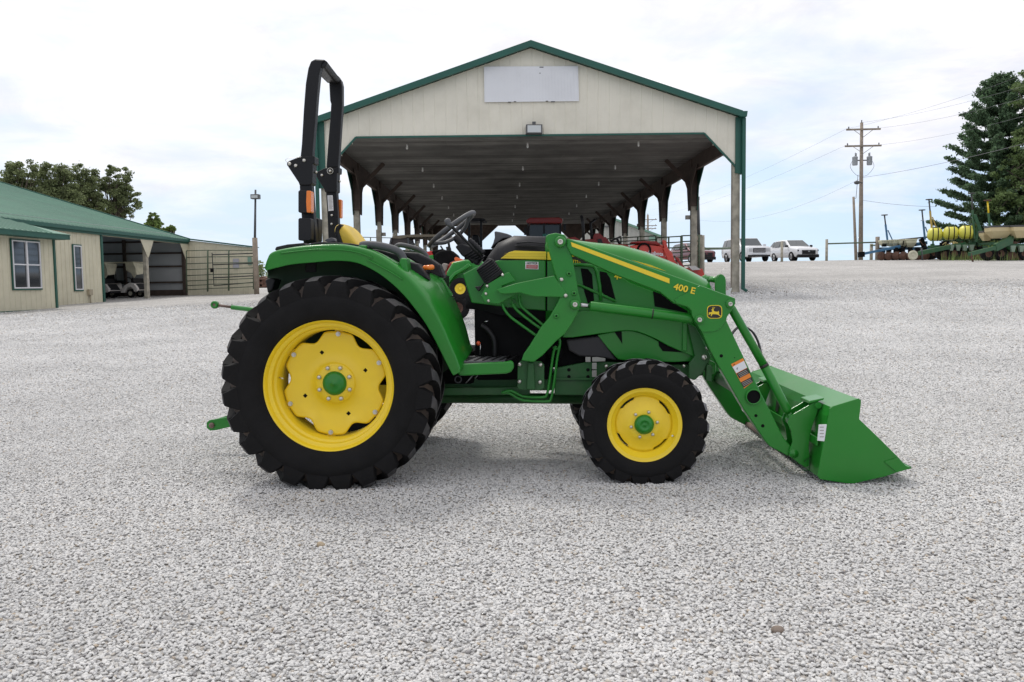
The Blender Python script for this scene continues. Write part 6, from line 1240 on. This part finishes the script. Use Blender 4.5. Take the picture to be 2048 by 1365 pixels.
for k, (x0, x1) in enumerate(((1760,1778),(1775,1790),(1783,1797),(1795,1811),(1809,1830))): hopper(x0, x1, 484-k*.6, 493+k*.5, Yq+.9-k*.2, PL, HOPC)
for k in range(7): rowunit(1760+k*14.5, Yq+.1-k*.1, PL, PB)
marker(1769, 432, 482, Yq+.8, PL, PB, HLID); marker(1844, 422, 480, Yq+.8, PL, PB, HLID)
for px in (1846, 1862): wheel_small(PG(px, Yq+.5, .42), .42, .25, PL)
b = MB(); b.bar(P(1800,480,Yq+1.5), P(1862,474,Yq+1.5), .3, .10); b.bar(P(1853,505,Yq+.5), P(1842,478,Yq+.7), .25, .3); b.build('chain_guard', DARK, PL)
PL = empty('seed_planter', PG(1900, 55), 'green seed planter carrying three round yellow tanks', 'planter', 'seed planters'); Yq = 55
for k in range(3):
    a = P(1854+k*31.5, 469.5-k*2, Yq+1.6-k*.5); c = P(1886+k*31.5+k*.6, 469-k*2, Yq+1.3-k*.5); r = .44; b = MB(); d = (c-a).normalized()
    pts = [a+d*.02, a+d*.07, a+d*.22, c-d*.22, c-d*.07, c-d*.02]; b.tube([pts[0], pts[1], pts[2], pts[3], pts[4], pts[5]], [r*.35,r*.72,r,r,r*.72,r*.35], 24); tk = b.build('tank', TANK, PL)
    for f_ in (.34,.66): q = MB(); e = a.lerp(c, f_); q.tube([e-d*.03, e+d*.03], r*1.02, 24); q.build('tank_strap', BLKM, tk)
    q = MB(); q.tube([a.lerp(c,.5)+Vector((0,0,r*.95)), a.lerp(c,.5)+Vector((0,0,r*1.1))], .12, 12); q.build('tank_lid', BLKM, tk)
    if k == 2:
        e = c+d*.001; q = MB(); q.tube([e, e+d*.01], .10, 4, smooth=False); q.build('tank_mark', BLKDEC, tk)
b = MB(); b.bar(P(1838,507,Yq-1.5), P(1905,493,Yq), .18, .26); b.bar(P(1905,493,Yq), P(1930,490,Yq), .25, .3); b.build('tongue', PG_, PL)
b = MB(); b.bar(P(1856,494,Yq+.4), P(1990,487,Yq+.4), .15, .16); b.bar(P(1860,503,Yq+.4), P(1975,500,Yq+.4), .15, .16); b.build('tool_bar', PG_, PL)
b = MB()
for px in (1866,1890,1915,1940,1955): b.bar(P(px,500,Yq+.6), P(px,481,Yq+.6), .08, .08)
b.build('tank_stand', PG_, PL)
for k in range(4): b = MB(); p = P(1902+k*13.5, 497, Yq-.1); b.loft([[p+Vector((x*.16, y*.12, .22)) for x, y in ((-1,-1),(1,-1),(1,1),(-1,1))], [p+Vector((x*.09, y*.09, -.16)) for x, y in ((-1,-1),(1,-1),(1,1),(-1,1))]]); b.build('drop_box', mat('grey_green_box', (.22,.30,.22), .5), PL, .01)
for k in range(5): rowunit(1888+k*17, Yq+.2, PL, PG_)
for px, dy in ((1882,.3),(1905,0),(1925,.6),(1985,.2)): wheel_small(PG(px, Yq+dy, .42), .42, .28, PL)
wheel_small(P(1826,511,Yq-1.6), .30, .10, PL, mat('cream_wheel', (.55,.53,.40), .5), mat('cream_wheel', (.55,.53,.40), .5))
b = MB(); b.tube([P(1843,497,Yq-1.5), P(1845,521,Yq-1.5)], .05, 6); b.build('jack_stand', GREYP, PL)
b = MB(); rnd = random.Random(2)
for k in range(9): x = 1890+rnd.random()*22; b.tube(arc_pts([P(x, 484, Yq+.2), P(x+rnd.uniform(-6,6), 490, Yq), P(x+rnd.uniform(-4,8), 483+rnd.random()*6, Yq-.1), P(x+rnd.uniform(-6,6), 493, Yq)], 4), .022, 5)
b.build('hose_bundle', mat('yellow_hose', (.45,.36,.14), .6), PL)
marker(1858, 401, 462, Yq+2, PL, mat('worn_yellow', (.45,.32,.08), .6), HLID); marker(1943, 389, 478, Yq, PL, PG_, HLID); 
b = MB(); b.bar(P(1948,430,Yq), P(1967,483,Yq), .22, .2); b.bar(P(1955,455,Yq), P(1952,484,Yq), .12, .12); b.build('fold_frame', PG_, PL)
PL = empty('seed_planter', PG(2010, 52), 'green seed planter with large tan hoppers at the right edge', 'planter', 'seed planters'); Yq = 52
b = MB(); b.bar(P(1938,509,Yq-1.5), P(1990,496,Yq-.5), .16, .22); b.bar(P(1990,496,Yq-.5), P(2022,480,Yq), .2, .45); b.build('tongue', PG_, PL)
b = MB(); b.tube([P(1941,507,Yq-1.5), P(1946,525,Yq-1.5)], .05, 6); b.build('jack_stand', RUST, PL)
b = MB(); b.bar(P(2015,491,Yq+.2), P(2075,491,Yq+.2), .16, .18); b.bar(P(2022,492,Yq), P(2027,472,Yq), .08, .1); b.build('tool_bar', PG_, PL)
hopper(1975, 2019, 456, 477, Yq+.3, PL, HOP, .8); hopper(2020, 2064, 455, 476, Yq-.1, PL, HOP, .8); hopper(1962, 1982, 466, 482, Yq+1.5, PL, HOP, .6)
for px in (1973, 1998, 2045): wheel_small(PG(px, Yq+.2, .42), .42, .28, PL)
for k in range(4): rowunit(2000+k*18, Yq+.3, PL, PG_)
for k in range(3): b = MB(); p = P(2025+k*17, 499, Yq-.1); b.loft([[p+Vector((x*.16, y*.12, .22)) for x, y in ((-1,-1),(1,-1),(1,1),(-1,1))], [p+Vector((x*.09, y*.09, -.16)) for x, y in ((-1,-1),(1,-1),(1,1),(-1,1))]]); b.build('drop_box', mat('grey_green_box', (.22,.30,.22), .5), PL, .01)
marker(1975, 403, 470, Yq+1.2, PL, PG_, YELLOW)
q = weeds((PG(2020, 54).x, 54), 900, 3.0, LEAF2, 'weeds', 'green weeds growing under the right-hand planter', .5)

# ------------------------------------------------------------------ machines under the shed
REDP = mat('orange_red_paint', (.55,.045,.02), .35, coat=.3, var=.06); REDD = mat('dull_red_paint', (.28,.02,.015), .4)
def pol(name, pts, Y, dep, m_, par, bev=.01): return plate(name, pts, Y, Y+dep, m_, par, bev)
# red loader tractor
Yr = 25.5; K8 = zoomf(1180, 420, 7.877)
RT = empty('red_tractor', PG(1300, Yr), 'orange-red tractor with front loader parked under the right side of the shed', 'tractor')
pol('hood', [(1262,492),(1285,486),(1310,486),(1330,492),(1345,505),(1350,530),(1262,520)], Yr+.5, .8, REDP, RT, .04)
pol('hood_top', [(1262,484),(1290,482),(1314,483),(1322,490),(1316,491),(1290,487),(1262,487)], Yr+.3, .5, REDD, RT, .02)
pol('loader_arm', [K8(640,565),K8(760,560),K8(960,560),K8(1100,580),K8(1230,660),K8(1300,760),K8(1390,850),K8(1400,885),K8(1330,870),K8(1170,790),K8(1080,740),K8(960,690),K8(640,630)], Yr-.1, .12, REDP, RT)
pol('loader_arm', [(1326,497),(1333,494),(1343,508),(1358,536),(1380,553),(1372,557),(1345,545)], Yr-.2, .12, REDP, RT)
pol('loader_cylinder', [(1350,515),(1356,515),(1376,545),(1370,549)], Yr-.25, .08, REDD, RT)
pol('loader_frame', [(1325,480),(1332,482),(1338,505),(1330,508)], Yr-.1, .2, REDP, RT)
pol('bucket', [(1372,536),(1405,538),(1410,552),(1402,560),(1408,572),(1418,578),(1400,578),(1380,566),(1365,550)], Yr-.6, 1.6, REDP, RT)
pol('grey_plate', [(1377,533),(1390,532),(1402,540),(1385,541)], Yr-.9, .3, mat('pale_metal', (.5,.48,.46), .4), RT, .004)
b = MB(); c = P(1288, 501, Yr-.13); b.tube([c+Vector((.19*math.cos(a),0,.20*math.sin(a))) for a in np.linspace(-.4, 3.6, 20)], .03, 8); b.build('hose_guard', DARK, RT)
text('loader_lettering', 'Kubota', .155, face_cam(P(1311.5, 507.5, Yr-.115), -.12), WHITE, RT, .003)
text('loader_model', 'LA', .09, face_cam(P(1334, 512.5, Yr-.115), -.35), WHITE, RT, .002); text('loader_model', 'M', .12, face_cam(P(1267, 500, Yr-.115), 0), WHITE, RT, .003)
b = MB(); b.box((P(1263,530,Yr).x, Yr+.3, G(6,Yr)+.3), (P(1345,530,Yr).x, Yr+1.3, P(1300,520,Yr).z)); b.build('engine_block', DARK, RT, .03)
for px, r in ((1335,.42),(1240,.62)):
    for yy in (Yr+.1, Yr+1.5): wheel_small(PG(px, yy, r), r, .30, RT, RUB, YELLOW if False else REDD)
pol('fender', [(1205,500),(1225,488),(1255,490),(1268,508),(1262,512),(1248,497),(1225,497),(1210,508)], Yr+.0, .4, REDD, RT)
b = MB(); b.tube([K8(330,490) and P(*K8(330,490), Yr+.5), P(*K8(480,425), Yr+.9)], .03, 8); b.tube([P(*K8(430,470), Yr+.6), P(*K8(490,580), Yr+.8)], .04, 6); b.build('steering_wheel', BLKM, RT)
pol('seat', [(1196,478),(1203,478),(1210,500),(1200,506)], Yr+.5, .4, BLK, RT)
b = MB(); 
for yy in (Yr+.25, Yr+1.05): b.tube([P(1168,500,yy), P(1166,450,yy), P(1163,432,yy)], .045, 8)
b.tube([P(1163,433,Yr+.25), P(1163,433,Yr+1.05)], .045, 8); b.build('roll_bar', BLKM, RT)
# second red tractor behind it
Y2 = 29; R2 = empty('red_tractor', PG(1195, Y2), 'dark red tractor standing behind the orange-red loader tractor, mostly hidden', 'tractor')
pol('hood', [K8(80,370),K8(150,370),K8(220,430),K8(250,430),K8(330,540),K8(330,620),K8(60,600),K8(0,500)], Y2, .9, REDD, R2)
pol('loader_arm', [(1128,478),(1150,474),(1160,480),(1190,478),(1200,492),(1190,500),(1140,492)], Y2-.2, .12, REDD, R2)
for px, r in ((1180,.55),(1225,.45)): wheel_small(PG(px, Y2+.1, r), r, .35, R2)
b = MB(); b.tube([P(1186,505,Y2), P(1181,447,Y2), P(1190,440,Y2+.1)], .05, 8); b.tube([P(1181,447,Y2+.8), P(1186,500,Y2+.8)], .05, 8); b.build('roll_bar', BLKM, R2)
# cab tractor with red roof
Y3 = 31; R3 = empty('cab_tractor', PG(1090, Y3), 'dark cab tractor with red roof behind the big tractor hood', 'tractor')
pol('cab_roof', [(1052,441),(1060,436),(1118,435),(1126,440),(1124,447),(1054,447)], Y3, 1.3, REDD, R3, .03)
for px in (1056, 1088, 1121): pol('cab_post', [(px-1.5,446),(px+1.5,446),(px+2.5,560),(px-2.5,560)], Y3+.05, .08, BLKM, R3, .005)
pol('cab_body', [(1058,478),(1122,478),(1128,560),(1052,560)], Y3+.1, 1.2, DARK, R3, .03)
pol('cab_glass', [(1060,447),(1119,447),(1120,478),(1058,478)], Y3+.5, .1, mat('cab_tinted_glass', (.02,.03,.03), .1), R3, .0)
for px in (1045, 1133): wheel_small(PG(px, Y3+.2, .75), .75, .45, R3)
pol('work_lamp', [(1048,455),(1053,455),(1053,470),(1048,470)], Y3-.2, .2, BLKM, R3); pol('work_lamp', [(1127,448),(1132,448),(1132,462),(1127,462)], Y3-.2, .2, BLKM, R3)
pol('exhaust_cover', [(1085,468),(1100,468),(1100,485),(1085,485)], Y3-.5, .3, mat('teal_cover', (.03,.20,.16), .5), R3)
# another cab tractor, silhouette behind the steering wheel
Y4 = 34; R4 = empty('cab_tractor', PG(955, Y4), 'black open tractor with tall frame behind the steering wheel', 'tractor')
for px in (938, 962): pol('frame_post', [(px-2,440),(px+2,440),(px+3,560),(px-3,560)], Y4, .1, BLKM, R4, .005)
pol('canopy', [(930,437),(968,437),(970,443),(930,443)], Y4, 1.2, BLK, R4, .02); pol('body', [(930,500),(1000,498),(1010,530),(1005,575),(925,575)], Y4, 1.1, DARK, R4, .04); pol('seat', [(944,470),(956,470),(962,500),(944,500)], Y4+.3, .5, BLK, R4, .04)
for px, r in ((940,.6),(990,.4)): wheel_small(PG(px, Y4-.1, r), r, .35, R4)
# utility vehicle with tan roof
Y5 = 27; U = empty('utility_vehicle', PG(850, Y5), 'side-by-side utility vehicle with a tan canopy roof under the left of the shed', 'utility vehicle')
K7 = zoomf(740, 400, 9.75)
pol('roof', [(784,473),(800,471),(830,469),(872,469),(900,471),(903,476),(870,474),(815,475),(800,478),(784,477)], Y5, 1.5, mat('tan_canopy', (.22,.185,.13), .7), U, .02)
pol('rear_screen', [K7(370,880),K7(400,760),K7(430,735),K7(730,740),K7(760,890)], Y5+.1, 1.2, mat('brown_screen', (.05,.035,.03), .4), U, .01)
pol('roof_post', [K7(365,890),K7(400,740),K7(430,740),K7(405,890)], Y5, .08, GREYP, U, .005); pol('roof_post', [K7(720,745),K7(760,745),K7(770,890),K7(735,890)], Y5, .08, GREYP, U, .005); pol('roof_post', [(893,474),(897,474),(905,520),(900,520)], Y5, .08, BLKM, U, .005)
pol('body', [(778,500),(900,505),(905,560),(780,565)], Y5+.05, 1.4, mat('olive_body', (.05,.07,.04), .5), U, .04)
for px in (795, 885): wheel_small(PG(px, Y5-.05, .33), .33, .25, U)
# small green and red mowers
Y6 = 15.5; M1 = empty('lawn_tractor', PG(918, Y6), 'small green tractor with yellow front rims parked ahead of the shed opening', 'tractor')
zz6 = P(921, 578, Y6)
for yy in (Y6, Y6+.9): wheel_small(Vector((zz6.x, yy, zz6.z)), .205, .16, M1, RUB, YELLOW)
pol('fender', [zc(230,1150),zc(260,1070),zc(330,990),zc(440,930),zc(520,870),zc(560,900),zc(440,970),zc(340,1030),zc(280,1110),zc(250,1160)], Y6-.05, .3, GREEN, M1, .01)
pol('hood', [(893,545),(905,525),(930,520),(960,520),(985,545),(985,590),(940,596),(893,575)], Y6+.25, .5, GREEN, M1, .04)
pol('frame', [(878,560),(905,556),(960,575),(960,598),(905,590),(880,580)], Y6+.3, .4, GREEN2, M1, .02)
Y7 = 17.5; M2 = empty('orange_mower', PG(900, Y7), 'red mower with yellow cup and orange reflector behind the small green tractor', 'mower')
pol('body', [zc(190,1060),zc(215,960),zc(270,860),zc(330,830),zc(400,880),(915,560),(905,575),(888,572)], Y7, .6, REDD, M2, .03)
pol('reflector', [zc(330,800),zc(350,780),zc(450,815),zc(455,840),zc(400,850),zc(340,835)], Y7-.3, .1, mat('orange_plastic', (.75,.14,.03), .35), M2, .01)
pol('yellow_tank', [zc(290,860),zc(360,840),zc(420,860),zc(410,895),zc(350,910),zc(300,895)], Y7-.25, .2, YELLOW, M2, .02)
pol('seat', [zc(150,900),zc(180,860),zc(240,880),zc(215,970),zc(160,980)], Y7-.1, .4, mat('grey_seat', (.25,.22,.20), .6), M2, .03)
pol('engine_cover', [(868,510),(880,502),(900,500),(915,512),(918,530),(895,560),(875,540)], Y7+.4, .5, DARK, M2, .04)
for px in (893, 915): wheel_small(PG(px, Y7-.1, .25), .25, .18, M2)
Y8 = 20; M3 = empty('red_tractor', PG(870, Y8), 'small red and green machine with handlebars behind the seat of the big tractor', 'tractor')
pol('hood', [(850,505),(862,502),(866,512),(864,530),(850,528)], Y8, .4, RED, M3, .02); pol('side_panel', [(853,512),(866,510),(868,535),(853,535)], Y8-.1, .1, GREEN, M3, .01)
pol('engine', [(864,502),(885,498),(900,505),(905,540),(866,545)], Y8+.1, .5, DARK, M3, .03)
b = MB(); b.tube([P(881,492,Y8), P(886,500,Y8), P(890,510,Y8)], .02, 6); b.tube([P(894,494,Y8), P(896,508,Y8)], .03, 6); b.tube([P(900,496,Y8), P(902,508,Y8)], .025, 6); b.build('control_lever', BLKM, M3)
for px in (870, 893): wheel_small(PG(px, Y8-.1, .3), .3, .2, M3)
# reddish implement far left of the tractor
b0 = PG(520, 75); o = empty('rusty_implement', b0, 'rusty farm implement far away between the lamp pole and the big tractor', 'implement')
pol('frame', [(515,556),(524,553),(534,556),(533,561),(516,562)], 75, 1, RUST, o, .05); 
for px in (519, 529): wheel_small(PG(px, 75, .45), .45, .3, o, RUST, RUST)

# small brackets, chains and hoses that crowd the planters
def clutter(par, px0, px1, y0, y1, Y, n, mats, seed):
    r = random.Random(seed)
    for k in range(n):
        a = P(px0+(px1-px0)*r.random(), y0+(y1-y0)*r.random(), Y+r.uniform(-.3,.6)); m_ = r.choice(mats); q = MB(); t = r.random()
        if t < .5: q.bar(a, a+Vector((r.uniform(-.5,.5), r.uniform(-.3,.3), r.uniform(-.35,.35))), .05, .06); nm = 'linkage_bar'
        elif t < .8: s_ = r.uniform(.08,.17); q.box((a.x-s_, a.y-s_, a.z-s_*.8), (a.x+s_, a.y+s_, a.z+s_*.8)); nm = 'gearbox'
        else: q.tube(arc_pts([a, a+Vector((r.uniform(-.3,.3),0,-.2)), a+Vector((r.uniform(-.5,.5),0,.1))], 4), .02, 5); nm = 'hose'
        q.build(nm, m_, par)
pls = [o for o in COL.objects if o.name.startswith('seed_planter')]
for par in pls:
    if 'blue' in par['label']: clutter(par, 1765, 1860, 486, 508, 57.2, 34, [DARK, PB, RUST, DARK], 1)
    elif 'yellow' in par['label']: clutter(par, 1862, 1985, 482, 510, 55.3, 40, [DARK, PG_, RUST, PG_, DARK], 2)
    else: clutter(par, 1975, 2060, 478, 508, 52.3, 28, [DARK, PG_, RUST, PG_], 3)
